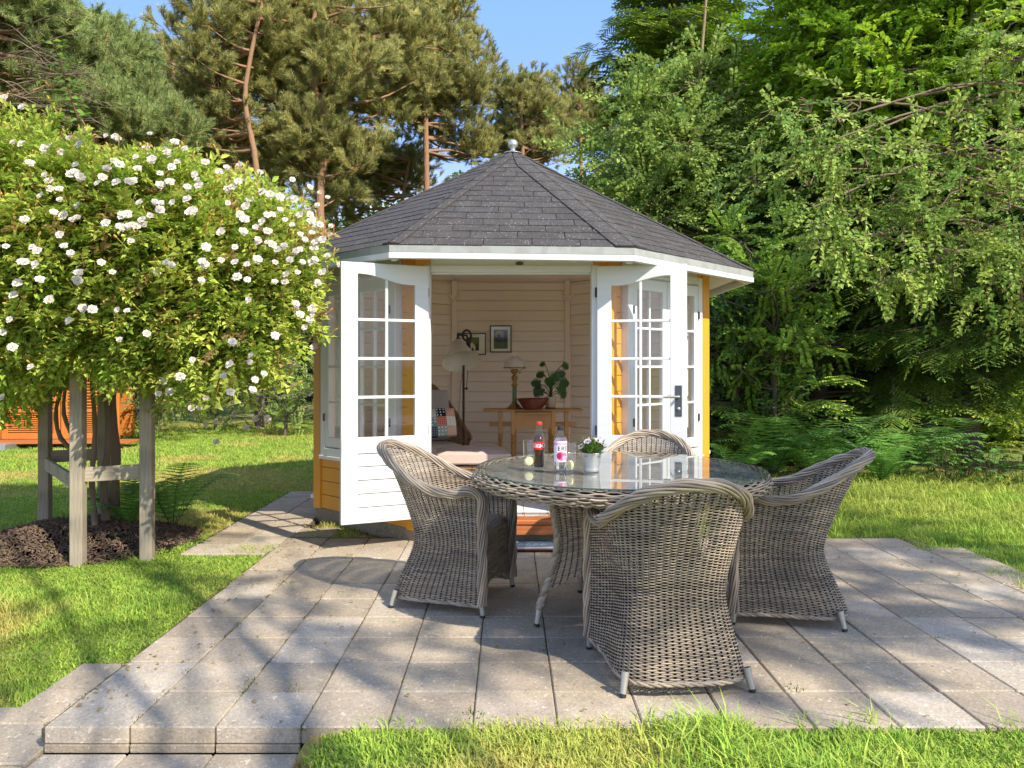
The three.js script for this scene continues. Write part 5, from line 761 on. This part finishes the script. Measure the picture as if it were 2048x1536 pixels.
  clumps.forEach((c) => { const n = Math.round(118 * c.r * 2.4); for (let i = 0; i < n; i++) { const dir = rnd3(R), p = c.p.clone().addScaledVector(dir, c.r * Math.pow(R(), 0.5)).sub(base), f = dir.multiplyScalar(0.7).add(V((R() - 0.5) * 1.0, 0.25 + (R() - 0.5) * 0.8, (R() - 0.5) + 0.2)), k = i % 2; mats[k].push(frame(p, f, V((R() - 0.5) * 0.6, 1, (R() - 0.5) * 0.6 + 0.3), 0.75 + 0.6 * R())); const w = R(), red = R() < 0.05 ? 1 : 0; cols[k].push(red ? [0.50, 0.36, 0.14] : mixc([0.29, 0.43, 0.04], [0.58, 0.63, 0.12])(w)); } });
  scatter('foliage', SPRAY.rose[0], M.leaf, mats[0], cols[0], rb); scatter('foliage', SPRAY.rose[1], M.leaf, mats[1], cols[1], rb);
  const flower = (seed) => { const q = rng(seed), f = new MB(); for (const [cnt, r, hgt] of [[8, 0.036, 0.0], [7, 0.029, 0.006], [5, 0.018, 0.011]]) for (let k = 0; k < cnt; k++) { const a = (k + q() * 0.5) / cnt * 6.283, d = V(Math.cos(a), 0, Math.sin(a)), s = V(-d.z, 0, d.x).multiplyScalar(r * 0.46), y = V(0, hgt + 0.004 + 0.010 * q(), 0), A0 = d.clone().multiplyScalar(r * 0.12).add(V(0, hgt, 0)), m1 = d.clone().multiplyScalar(r * 0.62).add(y), T = d.clone().multiplyScalar(r * (0.92 + 0.15 * q())).add(y).add(V(0, -0.004 + 0.008 * q(), 0)), c = [0.85 - 0.04 * q(), 0.80 - 0.08 * q(), 0.72 - 0.08 * q()]; f.quad(A0, m1.clone().add(s), T, m1.clone().sub(s), c); } for (let k = 0; k < 10; k++) { const a = q() * 6.283, r = q() * 0.007, p = V(Math.cos(a) * r, 0.016, Math.sin(a) * r); f.quad(p, p.clone().add(V(0.003, 0, 0)), p.clone().add(V(0.003, 0.001, 0.003)), p.clone().add(V(0, 0, 0.003)), [0.6, 0.42, 0.08]); } return f.geo(true); };
  const fl = [flower(611), flower(612), flower(613), flower(614)];
  const spots = [[45, 215], [150, 285], [160, 290], [140, 278], [90, 300], [95, 292], [45, 290], [60, 327], [90, 350], [95, 362], [140, 350], [150, 345], [160, 355], [100, 378], [212, 272], [300, 268], [236, 278], [228, 322], [272, 315], [300, 310], [305, 320], [340, 312], [355, 325], [276, 338], [215, 338], [205, 355], [320, 348], [340, 365], [375, 375], [398, 372], [390, 350], [440, 345], [455, 380], [465, 375], [155, 412], [155, 435], [145, 440], [212, 447], [245, 432], [255, 430], [290, 450], [265, 450], [300, 432], [280, 405], [310, 405], [345, 405], [375, 400], [380, 425], [50, 440], [75, 502], [65, 495], [45, 525], [142, 507], [120, 470], [72, 530], [333, 525], [313, 545], [225, 545], [35, 567], [80, 560], [155, 562], [235, 620], [185, 620], [255, 622], [240, 680], [25, 695], [480, 430], [490, 440], [512, 455], [500, 400], [525, 385], [545, 430], [560, 420], [570, 440], [590, 400], [560, 395], [540, 390], [600, 430], [620, 430], [585, 450], [515, 480], [535, 485], [470, 495], [412, 495], [410, 530], [470, 525], [475, 555], [495, 560], [515, 520], [550, 525], [555, 500], [580, 520], [605, 525], [595, 545], [570, 565], [635, 410], [640, 385], [655, 395], [640, 450], [625, 465], [610, 480], [645, 480], [660, 470], [600, 500], [630, 520], [645, 545], [635, 565], [600, 630], [620, 640], [610, 655], [625, 630], [550, 672], [465, 685], [385, 720], [460, 730], [448, 752], [500, 725], [325, 765], [340, 785], [510, 760], [505, 780], [460, 785], [570, 770], [400, 815], [388, 830], [430, 845], [470, 828], [512, 838], [535, 838], [5, 795], [20, 640], [100, 600], [395, 300], [410, 325], [330, 300], [350, 285], [480, 330], [520, 345], [585, 360], [620, 375]];
  for (const [u, v] of spots.slice()) if (R() < 0.7) spots.push([u + (R() - 0.5) * 90, v + (R() - 0.25) * 80]);
  spots.slice(0, 296).forEach(([u, v], k) => { let d = 5.5; clumps.forEach((c) => { const cd = -c.p.z, cu = (c.p.x / cd * F + PX) * 2, cv = ((EYE - c.p.y) / cd * F + PY) * 2, rr = c.r / cd * F * 2, q = Math.hypot(cu - u, cv - v) / rr; if (q < 1.7) d = Math.min(d, cd - c.r * Math.sqrt(Math.max(0, 1.1 - q * q)) - 0.27); }); const p = at(u, v, d).sub(base), o2 = part('flower', fl[k % 4], M.petal, rb); const s = (0.56 + 0.34 * R()); o2.position.copy(p); o2.scale.setScalar(s); const n = V((R() - 0.5) * 1.1 + 0.15, 0.35 + R() * 0.5, 1).normalize(); o2.quaternion.setFromUnitVectors(V(0, 1, 0), n); });
  const sh = new MB(); sh.tube([[157, 238, 4.9], [140, 190, 4.9], [122, 130, 4.9], [105, 80, 4.9]].map((q) => at(...q).sub(base)), (t) => 0.006 * (1 - 0.6 * t), 5, [0.25, 0.12, 0.06]); for (let k = 0; k < 26; k++) { const t = k / 26, p = at(lerp(157, 103, t), lerp(238, 76, t), 4.9).sub(base), d = V(k % 2 ? 1 : -1, (R() - 0.5) * 0.8, (R() - 0.5)).normalize(); leafShape(sh, p, d, V(0, 0.6, 0.8), 0.06, 0.032, [0.22, 0.38, 0.05]); leafShape(sh, p.clone().addScaledVector(d, 0.05), d, V(0, 0.8, 0.6), 0.05, 0.028, [0.10, 0.20, 0.02]); } part('shoot', sh.geo(true), M.leaf, rb);
}

// ---------------------------------------------------------------- ferns and seedlings
function fern(seed, o = {}) {
  const { n = 11, L = 0.72, col = [0.20, 0.40, 0.07], dark = 1 } = o, R = rng(seed), m = new MB();
  for (let k = 0; k < n; k++) { const a = k / n * 6.283 + R(), len = L * (0.7 + 0.5 * R()), d = V(Math.cos(a), 0, Math.sin(a)), s = V(-d.z, 0, d.x), rise = 0.95 + 0.5 * R(), P = (t) => d.clone().multiplyScalar(len * (t * 0.9)).add(V(0, len * (rise * t * 1.5 - 0.95 * rise * t * t), 0)), g = (0.7 + 0.6 * R()) * dark;
    m.tube([P(0), P(0.35), P(0.7), P(1)], (t) => 0.004 * (1 - 0.8 * t), 3, [0.08, 0.09, 0.03]);
    for (let j = 2; j < 20; j++) { const t = j / 20, p = P(t), dir = P(Math.min(1, t + 0.02)).sub(P(t - 0.02)).normalize(), w = len * 0.26 * Math.sin(Math.PI * Math.pow(t, 0.75) * 0.96) + 0.01; for (const q of [-1, 1]) { const e = s.clone().multiplyScalar(q).addScaledVector(dir, 0.35).add(V(0, -0.12, 0)).normalize(); for (let i = 0; i < 3; i++) { const b = p.clone().addScaledVector(e, w * i / 3), wd = dir.clone().multiplyScalar(0.013 * (1 - i * 0.25)), tip = b.clone().addScaledVector(e, w * 0.40); m.quad(b.clone().sub(wd), tip.clone().addScaledVector(wd, -0.3), tip.clone().addScaledVector(wd, 0.3), b.clone().add(wd), col.map((c) => c * g * (0.9 + 0.2 * R()))); } } } }
  return m.geo(true);
}
{
  const f = [fern(701), fern(702, { n: 9, L: 0.7 }), fern(703, { n: 13, L: 0.5 })], R = rng(711);
  const spots = [[1545, 945, 8.9, 0, 'fern low beside the right house post'], [1610, 935, 9.1, 1, 'fern with wide fronds behind the right chair arm'], [1680, 930, 9.0, 0, 'fern just left of the right chair back'], [1800, 925, 8.8, 1, 'tall bright fern right of the right chair back'], [1760, 945, 8.5, 2, 'small fern at the lawn edge behind the right chair'], [1480, 940, 8.7, 2, 'small dark fern close to the yellow post'], [1860, 950, 9.2, 0, 'fern in the shade beside the spruce trunk'], [1640, 955, 8.6, 2, 'low fern at the grass edge under the firs']];
  spots.forEach(([u, v, d, k, l]) => { const o = solo('fern', f[k], M.leaf, l, 'fern', 'ferns along the wood edge'); o.position.set(gx(u, d), -0.02, -d); o.rotation.y = R() * 6; o.scale.setScalar(0.95 + 0.3 * R()); });
  const o = solo('fern', f[1], M.leaf, 'feathery fern growing behind the rose frame', 'fern'); o.position.set(gx(345, 6.0), 0.0, -6.0); o.rotation.y = 1; o.scale.setScalar(0.8);
  const o2 = solo('fern', f[2], M.leaf, 'small fern at the foot of the rose stems', 'fern'); o2.position.set(gx(258, 5.75), 0.06, -5.75); o2.scale.setScalar(0.8);
  // broad seedlings: maple-like leaves
  const ms = new MB(); const q = rng(721); for (let k = 0; k < 46; k++) { const a = q() * 6.283, r = q() * 0.32, h = 0.08 + q() * 0.42, p = V(Math.cos(a) * r, h, Math.sin(a) * r), n = V((q() - 0.5) * 0.8, 1, (q() - 0.5) * 0.8 + 0.3).normalize(), g = 0.7 + 0.6 * q(); for (let j = -2; j <= 2; j++) { const b = a + j * 0.62, d = V(Math.cos(b), 0, Math.sin(b)); d.addScaledVector(n, -d.dot(n)).normalize(); leafShape(ms, p, d, n, 0.085 * (1 - Math.abs(j) * 0.16), 0.045, [0.17 * g, 0.34 * g, 0.06 * g], 0.12); } ms.tube([V(p.x * 0.3, 0, p.z * 0.3), p], 0.0025, 3, [0.12, 0.10, 0.04]); }
  const mg = ms.geo(true); [[1985, 945, 8.3, 'maple seedlings at the far right lawn edge'], [2045, 930, 8.2, 'maple seedlings cut by the right picture edge'], [1930, 935, 8.8, 'maple seedlings below the dark spruce trunk'], [1890, 955, 8.4, 'low maple seedlings between ferns and spruce trunk']].forEach(([u, v, d, l]) => { const s = solo('maple_seedling', mg, M.leaf, l, 'seedling', 'maple seedlings along the wood edge'); s.position.set(gx(u, d), -0.02, -d); s.rotation.y = R() * 6; s.scale.setScalar(0.8 + 0.4 * R()); });
}

// ---------------------------------------------------------------- neighbouring cabin
{
  const CD = 12.6, c = thing('garden_cabin', 'orange timber cabin with louvred doors behind the rose', 'cabin', [gx(60, CD), 0, -CD], 0.06);
  const gyb = 0.09;
  part('wall', box(4.2, 2.2, 0.10, -0.7, 1.1 + gyb, -0.6, 0.01), M.orange, c); part('roof', [box(4.8, 0.08, 2.6, -0.7, 2.5, -1.3, 0.01).rotateX(-0.0)], M.shingle[1], c);
  for (let k = -4; k < 2; k++) {
    const x = 0.02 + k * 0.94, d = part('louvred_door', [box(0.10, 1.06, 0.045, x - 0.41, gyb + 0.53, 0, 0.004), box(0.10, 1.06, 0.045, x + 0.41, gyb + 0.53, 0, 0.004), box(0.72, 0.10, 0.045, x, gyb + 0.05, 0, 0.004), box(0.72, 0.06, 0.045, x, gyb + 0.46, 0, 0.004), box(0.72, 0.10, 0.045, x, gyb + 1.01, 0, 0.004)], M.orange, c);
    for (let s = 0; s < 9; s++) for (const [y0, h] of [[0.115, 0.31], [0.505, 0.44]]) { const o = part('slat', box(0.72, 0.008, 0.05, 0, 0, 0, 0.002), M.orange, d); o.position.set(x, gyb + y0 + h * (s + 0.5) / 9, 0); o.rotation.x = 0.7; }
    part('louvre_back', box(0.72, 0.86, 0.01, x, gyb + 0.53, -0.04, 0), M.orange, d);
    const w = part('window', [box(0.06, 0.95, 0.04, x - 0.44, gyb + 1.54, 0, 0.004), box(0.06, 0.95, 0.04, x + 0.44, gyb + 1.54, 0, 0.004), box(0.82, 0.06, 0.04, x, gyb + 2.0, 0, 0.004)], M.orange, c); part('pane', box(0.82, 0.90, 0.006, x, gyb + 1.53, -0.02, 0), std({ color: new THREE.Color().setRGB(0.03, 0.035, 0.05), roughness: 0.05 }), w);
  }
  part('deck', [0, 1, 2, 3].map((k) => box(5.0, 0.03, 0.12, -0.7, gyb - 0.02, 0.08 + k * 0.127, 0.003)), M.redwood, c); part('step', box(1.7, 0.10, 0.35, -0.78, 0.03, 0.65, 0.006), M.zinc, c);
}

// ---------------------------------------------------------------- pines and back garden
const pineBark = (q) => { const k = sst(0.15, 0.5, q); return [lerp(0.16, 0.33, k), lerp(0.12, 0.185, k), lerp(0.09, 0.10, k)]; };
const pineT = mixc([0.29, 0.31, 0.11], [0.58, 0.56, 0.21]), pineB = mixc([0.26, 0.34, 0.13], [0.44, 0.52, 0.20]);
function pine(label, path, blobs, o = {}) { const R = rng(o.seed), cl = blobs.flatMap(([u, v, d, ru, rv, n, k = 1], i) => { const d2 = d + 0.8, c = at(u, v, d2), rx = ru / 2 / F * d, ry = rv / 2 / F * d; return blob(c, rx, ry, Math.min(rx, 2.0), Math.round(n * 1.4), 0.36, 0.72, o.seed * 7 + i, { inner: 0.15 }).map((q) => ({ ...q, k })); }); return clumpTree('pine_tree', label, 'tree', { trunk: path.map(([u, v, d]) => { const p = at(u, v, d); if (v > 830) p.y = -0.1; return p; }), clumps: cl, sprays: SPRAY.pine, mat: M.needle, per: o.per ?? 22, flat: 0.5, tint: o.tint ?? pineT, seed: o.seed, bark: o.bark ?? pineBark, r0: o.r0 ?? 0.17, limbR: 0.026, up: 0.55, scale: o.scale ?? 1.25, group: 'pines behind the summerhouse' }); }
pine('tall orange-barked pine with a broad crown left above the roof', [[655, 900, 17], [655, 600, 17], [640, 420, 17], [648, 250, 17], [620, 120, 17], [650, -80, 17]], [[700, 90, 17, 190, 190, 46], [640, 290, 16.6, 120, 110, 18], [590, 60, 17, 110, 150, 16]], { seed: 801, r0: 0.14 });
pine('pine with twin orange limbs curving up behind the rose', [[520, 900, 16], [515, 560, 16], [512, 330, 16], [490, 200, 16], [500, 120, 16], [540, -60, 16]], [[430, 100, 16, 130, 120, 20], [470, 230, 16.3, 120, 90, 12], [520, 20, 16, 120, 110, 16], [420, 290, 16.5, 110, 60, 9]], { seed: 803, r0: 0.11 });
pine('pine with a leaning orange limb between the curving pine and tall pine', [[590, 900, 18], [580, 560, 18], [560, 330, 18], [565, 240, 18], [540, 110, 18], [520, 20, 18], [500, -60, 18]], [[545, 60, 18, 130, 130, 14], [610, 200, 18, 100, 110, 12], [600, 330, 18.5, 110, 80, 12]], { seed: 805, r0: 0.14 });
pine('straight pine with a bare orange trunk showing left of the roof peak', [[855, 900, 20], [855, 500, 20], [852, 300, 20], [850, 150, 20], [848, -20, 20]], [[850, 60, 20, 130, 120, 30], [830, 200, 20, 110, 70, 14], [920, 160, 20, 70, 90, 10], [880, 215, 20, 70, 40, 6], [930, 280, 20.6, 60, 45, 6]], { seed: 807, r0: 0.14 });
pine('small rounded pine just left of the blue sky gap', [[1050, 900, 24], [1045, 500, 24], [1045, 300, 24], [1040, 180, 24]], [[1045, 225, 24, 75, 85, 24], [1075, 290, 24, 70, 45, 12], [1095, 240, 24.5, 55, 65, 10], [1000, 300, 24.5, 60, 45, 8]], { seed: 809, r0: 0.16 });
pine('distant pine tip right of the blue sky gap', [[1165, 900, 27], [1165, 500, 27], [1160, 220, 27]], [[1160, 200, 27, 50, 60, 16], [1180, 270, 27, 60, 50, 12]], { seed: 811, r0: 0.16, tint: mixc([0.26, 0.27, 0.10], [0.46, 0.44, 0.17]) });
pine('blue-green pine standing behind the rose bush', [[200, 900, 14], [195, 560, 14], [190, 300, 14], [215, 60, 14]], [[215, 95, 14, 80, 70, 14], [150, 190, 13.8, 150, 90, 30], [230, 240, 13.5, 120, 70, 20], [60, 240, 13.8, 110, 60, 14]], { seed: 813, tint: pineB, per: 26 });
pine('grey-green pine at the far left picture edge with bare lower boughs', [[-60, 900, 12], [-50, 500, 12], [-40, 200, 12], [-20, -120, 12]], [[30, 30, 12, 130, 90, 20], [90, 100, 12.4, 80, 60, 8, 0.7], [20, 150, 12, 90, 50, 6, 0.6]], { seed: 815, tint: pineB });
pine('shaded pine filling the gap above the rose bush', [[360, 900, 21], [355, 600, 21], [350, 300, 21], [345, 110, 21]], [[345, 190, 21, 70, 90, 16], [330, 300, 21, 130, 60, 14], [420, 330, 21, 80, 50, 8]], { seed: 817 });
pine('low slender pine left of the bare orange trunk', [[800, 900, 22], [797, 600, 22], [805, 400, 22], [820, 320, 22]], [[760, 330, 22, 80, 70, 16], [700, 380, 22, 80, 60, 12], [820, 350, 22.5, 60, 40, 6]], { seed: 819, r0: 0.13 });
// dead twigs on the left pine
{ const R = rng(825), m = new MB(); for (let k = 0; k < 26; k++) { const a = at(lerp(-30, 60, R()), lerp(40, 250, R()), 12.2), b = a.clone().add(V(0.5 + R() * 1.2, (R() - 0.6) * 0.7, R() * 0.5)); m.tube(limb(a, b, 0.08, R), (t) => 0.012 * (1 - 0.8 * t) + 0.002, 4, [0.22, 0.16, 0.11]); for (let j = 0; j < 5; j++) { const p = a.clone().lerp(b, 0.3 + 0.7 * R()), e = p.clone().add(V(R() * 0.5, (R() - 0.5) * 0.5, (R() - 0.5) * 0.4)); m.tube([p, e], 0.003, 3, [0.22, 0.16, 0.11]); } } tag(part('bare_branches', m.geo(true), M.bark, scene), 'tangle of bare grey twigs at the far left above the rose', 'branches'); }

// shrubs and long grass across the back lawn
const shrub = (label, u, d, w, h, o) => { const x = gx(u, d), c = V(x, h * 0.52, -d); return clumpTree('shrub', label, 'shrub', { trunk: [V(x, -0.08, -d), V(x + 0.03, h * 0.3, -d), V(x, h * 0.6, -d)], r0: 0.04, clumps: blob(c, w / 2, h * 0.48, w / 2.4, o.n ?? 26, 0.22, 0.36, o.seed, { inner: 0.1 }), sprays: o.sprays ?? SPRAY.small, per: o.per ?? 40, flat: 0.8, tint: o.tint, seed: o.seed, limbR: 0.012, orphan: 0.3, scale: o.scale ?? 1, group: o.group }); };
shrub('dense green shrub behind the rose frame posts', 300, 13.5, 2.2, 1.7, { seed: 831, tint: mixc([0.115, 0.184, 0.046], [0.276, 0.322, 0.092]), per: 30 });
shrub('pale green shrub at the back edge of the left lawn', 430, 15.5, 3.0, 1.6, { seed: 833, tint: mixc([0.207, 0.299, 0.069], [0.368, 0.46, 0.138]), per: 26 });
shrub('bright leafy shrub beside the yellow left post', 570, 14.5, 2.6, 1.5, { seed: 835, tint: mixc([0.23, 0.368, 0.069], [0.414, 0.506, 0.138]), per: 26 });
shrub('tall dark shrub behind the left eave', 560, 18.5, 5.0, 4.4, { seed: 837, n: 40, tint: mixc([0.092, 0.138, 0.046], [0.207, 0.23, 0.069]), sprays: SPRAY.broad, per: 22 });
shrub('dark shrub seen low behind the house roof on the left', 760, 19.5, 5.0, 5.6, { seed: 839, n: 46, tint: mixc([0.115, 0.149, 0.0575], [0.23, 0.241, 0.092]), sprays: SPRAY.broad, per: 20 });
shrub('leafy bush with pale tips left of the roof peak', 930, 21, 3.6, 6.2, { seed: 841, n: 34, tint: mixc([0.138, 0.184, 0.069], [0.299, 0.345, 0.115]), sprays: SPRAY.broad, per: 20 });
shrub('dark green bush behind the rose on the far left', 60, 16.5, 5.5, 5.0, { seed: 843, n: 46, tint: mixc([0.092, 0.138, 0.046], [0.207, 0.253, 0.092]), sprays: SPRAY.broad, per: 20 });
shrub('dark green bush above the orange cabin', 330, 18.5, 5.0, 5.0, { seed: 845, n: 44, tint: mixc([0.092, 0.138, 0.046], [0.207, 0.253, 0.092]), sprays: SPRAY.broad, per: 20 });

// ---------------------------------------------------------------- trees on the right
const firT = mixc([0.22, 0.40, 0.045], [0.42, 0.58, 0.08]), spruceT = mixc([0.16, 0.27, 0.045], [0.32, 0.44, 0.075]);
conifer('fir_tree', 'tall soft light green fir behind the right side of the roof', { x: gx(1350, 12.6), z: -12.6, h: 12.5, r: 2.2, low: 0.8, sprays: SPRAY.fir, tint: mixc([0.30, 0.48, 0.05], [0.50, 0.64, 0.09]), seed: 901, droop: 0.16, sc: 1.5, arms: 6, dy: 0.3, step: 0.36 });
conifer('fir_tree', 'broad fir with bright layered tips right of the yellow post', { x: gx(1640, 10.6), z: -10.6, h: 4.9, r: 2.1, low: 0.25, sprays: SPRAY.fir, tint: firT, seed: 903, droop: 0.2, sc: 1.2, arms: 6, step: 0.3, r0: 0.12 });
conifer('fir_tree', 'young fir with flat bright boughs nearest the yellow post', { x: gx(1500, 10.4), z: -10.4, h: 3.9, r: 1.35, low: 0.3, sprays: SPRAY.fir, tint: firT, seed: 905, droop: 0.18, sc: 1.1, arms: 6, step: 0.27, r0: 0.08 });
conifer('spruce_tree', 'dark drooping spruce right of the broad fir', { x: gx(1830, 10.8), z: -10.8, h: 5.4, r: 2.2, low: 1.1, sprays: SPRAY.spruce, tint: spruceT, seed: 907, droop: 0.45, sc: 1.2, arms: 6, dead: 0.12, r0: 0.16 });
conifer('spruce_tree', 'dark spruce with a bare lower trunk in the right wood', { x: gx(1935, 10.0), z: -10.0, h: 5.8, r: 2.0, low: 1.5, sprays: SPRAY.spruce, tint: spruceT, seed: 909, droop: 0.45, sc: 1.2, arms: 6, dead: 0.12, r0: 0.16 });
conifer('spruce_tree', 'dark spruce at the right picture edge', { x: gx(2080, 9.6), z: -9.6, h: 5.6, r: 1.9, low: 1.3, sprays: SPRAY.spruce, tint: spruceT, seed: 911, droop: 0.45, sc: 1.2, arms: 6, dead: 0.1, r0: 0.16 });
conifer('spruce_tree', 'tall dark spruce deep in the right wood', { x: gx(1700, 13.5), z: -13.5, h: 7, r: 2.4, low: 1.0, sprays: SPRAY.spruce, tint: spruceT, seed: 913, droop: 0.4, sc: 1.4, arms: 6, r0: 0.14 });
// broad-leaved trees
const tall = (name, label, u, d, h, blobs, o) => clumpTree(name, label, 'tree', { trunk: [V(gx(u, d), -0.1, -d), V(gx(u, d) + 0.1, h * 0.3, -d), V(gx(u, d) - 0.05, h * 0.65, -d), V(gx(u, d) + 0.1, h, -d)], clumps: blobs.flatMap(([cu, cv, cd, ru, rv, n, k = 1], i) => { const c = at(cu, cv, cd); return blob(c, ru / 2 / F * cd, rv / 2 / F * cd, Math.min(1.8, ru / 2 / F * cd), n, o.rmin ?? 0.35, o.rmax ?? 0.62, o.seed + i * 3, { inner: o.inner ?? 0.3 }).map((q) => ({ ...q, k })); }), ...o });
tall('maple_tree', 'big leafy green tree filling the top right corner', 1850, 10.6, 8, [[1790, 80, 10.2, 220, 220, 60], [1980, 60, 10, 170, 240, 44], [1680, 200, 10.6, 120, 150, 26], [1880, 290, 10.4, 220, 120, 34]], { seed: 921, sprays: SPRAY.broad, per: 34, flat: 0.55, tint: mixc([0.2, 0.353, 0.0276], [0.434, 0.589, 0.046]), r0: 0.14, limbR: 0.02, up: 0.1 });
tall('alder_tree', 'slender pale-barked tree with fine grey-green leaves by the roof', 1400, 10.8, 6.6, [[1310, 350, 10.8, 120, 120, 22], [1390, 230, 11, 110, 120, 16], [1440, 430, 10.8, 80, 90, 10]], { seed: 925, sprays: SPRAY.birch, per: 34, flat: 0.7, droop: 0.1, tint: mixc([0.184, 0.294, 0.069], [0.4, 0.5, 0.115]), r0: 0.06, limbR: 0.014, bark: () => [0.30, 0.22, 0.12], scale: 1.1, rmin: 0.3, rmax: 0.5 });
clumpTree('birch_tree', 'birch reaching in from the right with drooping sunlit twigs', 'tree', { trunk: [at(2330, 1000, 8.6).setY(-0.1), at(2320, 600, 8.6), at(2300, 200, 8.5), at(2290, -200, 8.4)], r0: 0.13, sprays: SPRAY.birch, per: 36, flat: 0.8, droop: 0.3, up: 0.1, hang: true, limbR: 0.008, scale: 0.9, seed: 931, bark: () => [0.20, 0.14, 0.09], tint: (w, c) => mixc([0.2, 0.339, 0.069], [0.5, 0.589, 0.138])(w), limbFrom: 0.5,
  clumps: [[1560, 235, 7.4, 0.24], [1620, 225, 7.4, 0.26], [1680, 245, 7.4, 0.26], [1720, 215, 7.5, 0.22], [1600, 290, 7.4, 0.28], [1660, 310, 7.4, 0.3], [1560, 330, 7.5, 0.24], [1520, 375, 7.5, 0.2], [1620, 370, 7.4, 0.3], [1690, 370, 7.4, 0.3], [1730, 330, 7.5, 0.26], [1660, 430, 7.4, 0.3], [1720, 440, 7.4, 0.32], [1640, 490, 7.4, 0.2], [1700, 510, 7.4, 0.24], [1780, 400, 7.5, 0.3], [1800, 480, 7.4, 0.34], [1860, 420, 7.5, 0.34], [1850, 500, 7.4, 0.34], [1920, 380, 7.4, 0.36], [1900, 540, 7.4, 0.32], [1960, 480, 7.4, 0.36], [2020, 420, 7.3, 0.36], [1990, 560, 7.3, 0.34], [2040, 600, 7.2, 0.3], [2060, 500, 7.2, 0.34], [1760, 540, 7.4, 0.2], [1830, 310, 7.6, 0.26], [1900, 290, 7.6, 0.3], [1980, 320, 7.5, 0.34], [2040, 260, 7.5, 0.36], [2000, 80, 7.6, 0.34], [2040, 120, 7.5, 0.36], [2060, 40, 7.6, 0.36], [1970, 130, 7.6, 0.22], [2080, 340, 7.2, 0.36], [1940, 220, 7.6, 0.28]].map(([u, v, d, r]) => ({ p: at(u, v, d), r })) });
shrub('blue-green leafy shrub right behind the yellow house post', 1470, 9.9, 1.5, 3.2, { seed: 941, n: 34, tint: mixc([0.13, 0.27, 0.09], [0.26, 0.42, 0.15]), per: 40 });
shrub('mid-green leafy sapling between the roof corner and the drooping birch', 1545, 9.4, 1.5, 4.0, { seed: 943, n: 30, tint: mixc([0.20, 0.36, 0.05], [0.38, 0.52, 0.09]), per: 30, sprays: SPRAY.broad, scale: 0.8 });

// woods far off, read as one mass
{
  const R = rng(951), mats = [], cols = []; const wood = new THREE.Group(); wood.name = 'far_wood'; wood.userData = { kind: 'stuff', label: 'dense green wood beyond the garden', category: 'wood' }; scene.add(wood);
  const put = (x, z, y, s, c) => { mats.push(frame(V(x, y, z), V(R() - 0.5, R() * 0.6, R() - 0.5 + 0.3), V(0, 1, 0.1), s)); cols.push(c); };
  for (let k = 0; k < 26000; k++) { const a = lerp(-0.85, 0.85, R()), d = 27 + R() * 9, x = Math.sin(a) * d * 1.15, hh = (x > 3 ? 9 : 6.4) + 2.4 * (fbm(x * 0.3 + 40, 5, 952, 3) - 0.5) * 2; put(x, -d * Math.cos(a) - 2, Math.pow(R(), 0.8) * hh, 1.8 + R() * 1.6, mixc([0.069, 0.127, 0.0322], [0.23, 0.299, 0.069])(R())); }
  for (let k = 0; k < 9000; k++) { const x = lerp(2.5, 16, R()), d = lerp(15.5, 21, R()); put(x, -d, Math.pow(R(), 0.9) * (x < 4 ? 3 : 8), 1.3 + R(), mixc([0.115, 0.207, 0.0345], [0.368, 0.46, 0.069])(R())); }
  for (let k = 0; k < 9000; k++) { const x = lerp(3.0, 15, R()), d = lerp(11.6, 15.5, R()); if (vnoise(x * 1.1, d * 1.1, 953) < 0.18) continue; put(x, -d, Math.pow(R(), 1.3) * 2.6, 0.8 + R() * 0.6, mixc([0.14, 0.26, 0.03], [0.42, 0.50, 0.07])(R())); }
  scatter('foliage', SPRAY.broad[0], M.leaf, mats, cols, wood);
}
// trees beside and behind the photographer: they throw the dappled shade on the paving
{
  const R = rng(961), sd = V(0.70, 1.03, 0.72), shadowAt = (u, v, y, r, k = 1) => { const d = F * EYE / (v / 2 - PY); return { p: V(gx(u, d), 0, -d).addScaledVector(sd, y / 1.03), r, k }; };
  const right = []; for (let k = 0; k < 32; k++) right.push(shadowAt(lerp(1650, 2250, R()), lerp(1085, 1440, R()), 6 + R() * 2.6, 0.2 + 0.18 * R()));
  for (const [u, v, r] of [[1420, 1440, 0.3], [1500, 1330, 0.25], [1900, 1010, 0.3], [2000, 1060, 0.3], [1760, 1100, 0.25]]) right.push(shadowAt(u, v, 6.5 + R() * 2, r));
  const opt = { sprays: SPRAY.broad, per: 20, flat: 0.5, tint: mixc([0.14, 0.26, 0.03], [0.28, 0.38, 0.05]), r0: 0.14, limbR: 0.014, up: 0.1 };
  clumpTree('garden_tree', 'leafy garden tree right of the camera shading the slabs', 'tree', { ...opt, trunk: [V(8.4, -0.1, 1.6), V(8.3, 3, 1.5), V(8.0, 6, 1.6), V(8.1, 9, 1.7)], clumps: right, seed: 963 });
  const left = []; for (const [u, v, r] of [[470, 1190, 0.2], [540, 1215, 0.22], [640, 1245, 0.24], [730, 1215, 0.18], [590, 1300, 0.2], [330, 1190, 0.3], [130, 1330, 0.3], [230, 1360, 0.2], [60, 1420, 0.3], [180, 1430, 0.26], [820, 1405, 0.25], [930, 1290, 0.2], [1000, 1400, 0.2], [420, 1100, 0.2], [700, 1110, 0.22], [1150, 1450, 0.25], [880, 1500, 0.3], [60, 990, 0.4], [10, 1010, 0.4]]) left.push(shadowAt(u, v, 5.6 + R() * 2.2, r * 0.72));
  clumpTree('garden_tree', 'leafy garden tree behind the camera dappling the left slabs', 'tree', { ...opt, trunk: [V(5.2, -0.1, 5.2), V(5.1, 3, 5.1), V(4.6, 6, 4.6), V(4.4, 8.5, 4.4)], clumps: left, seed: 967 });
}

renderer.render(scene, camera);
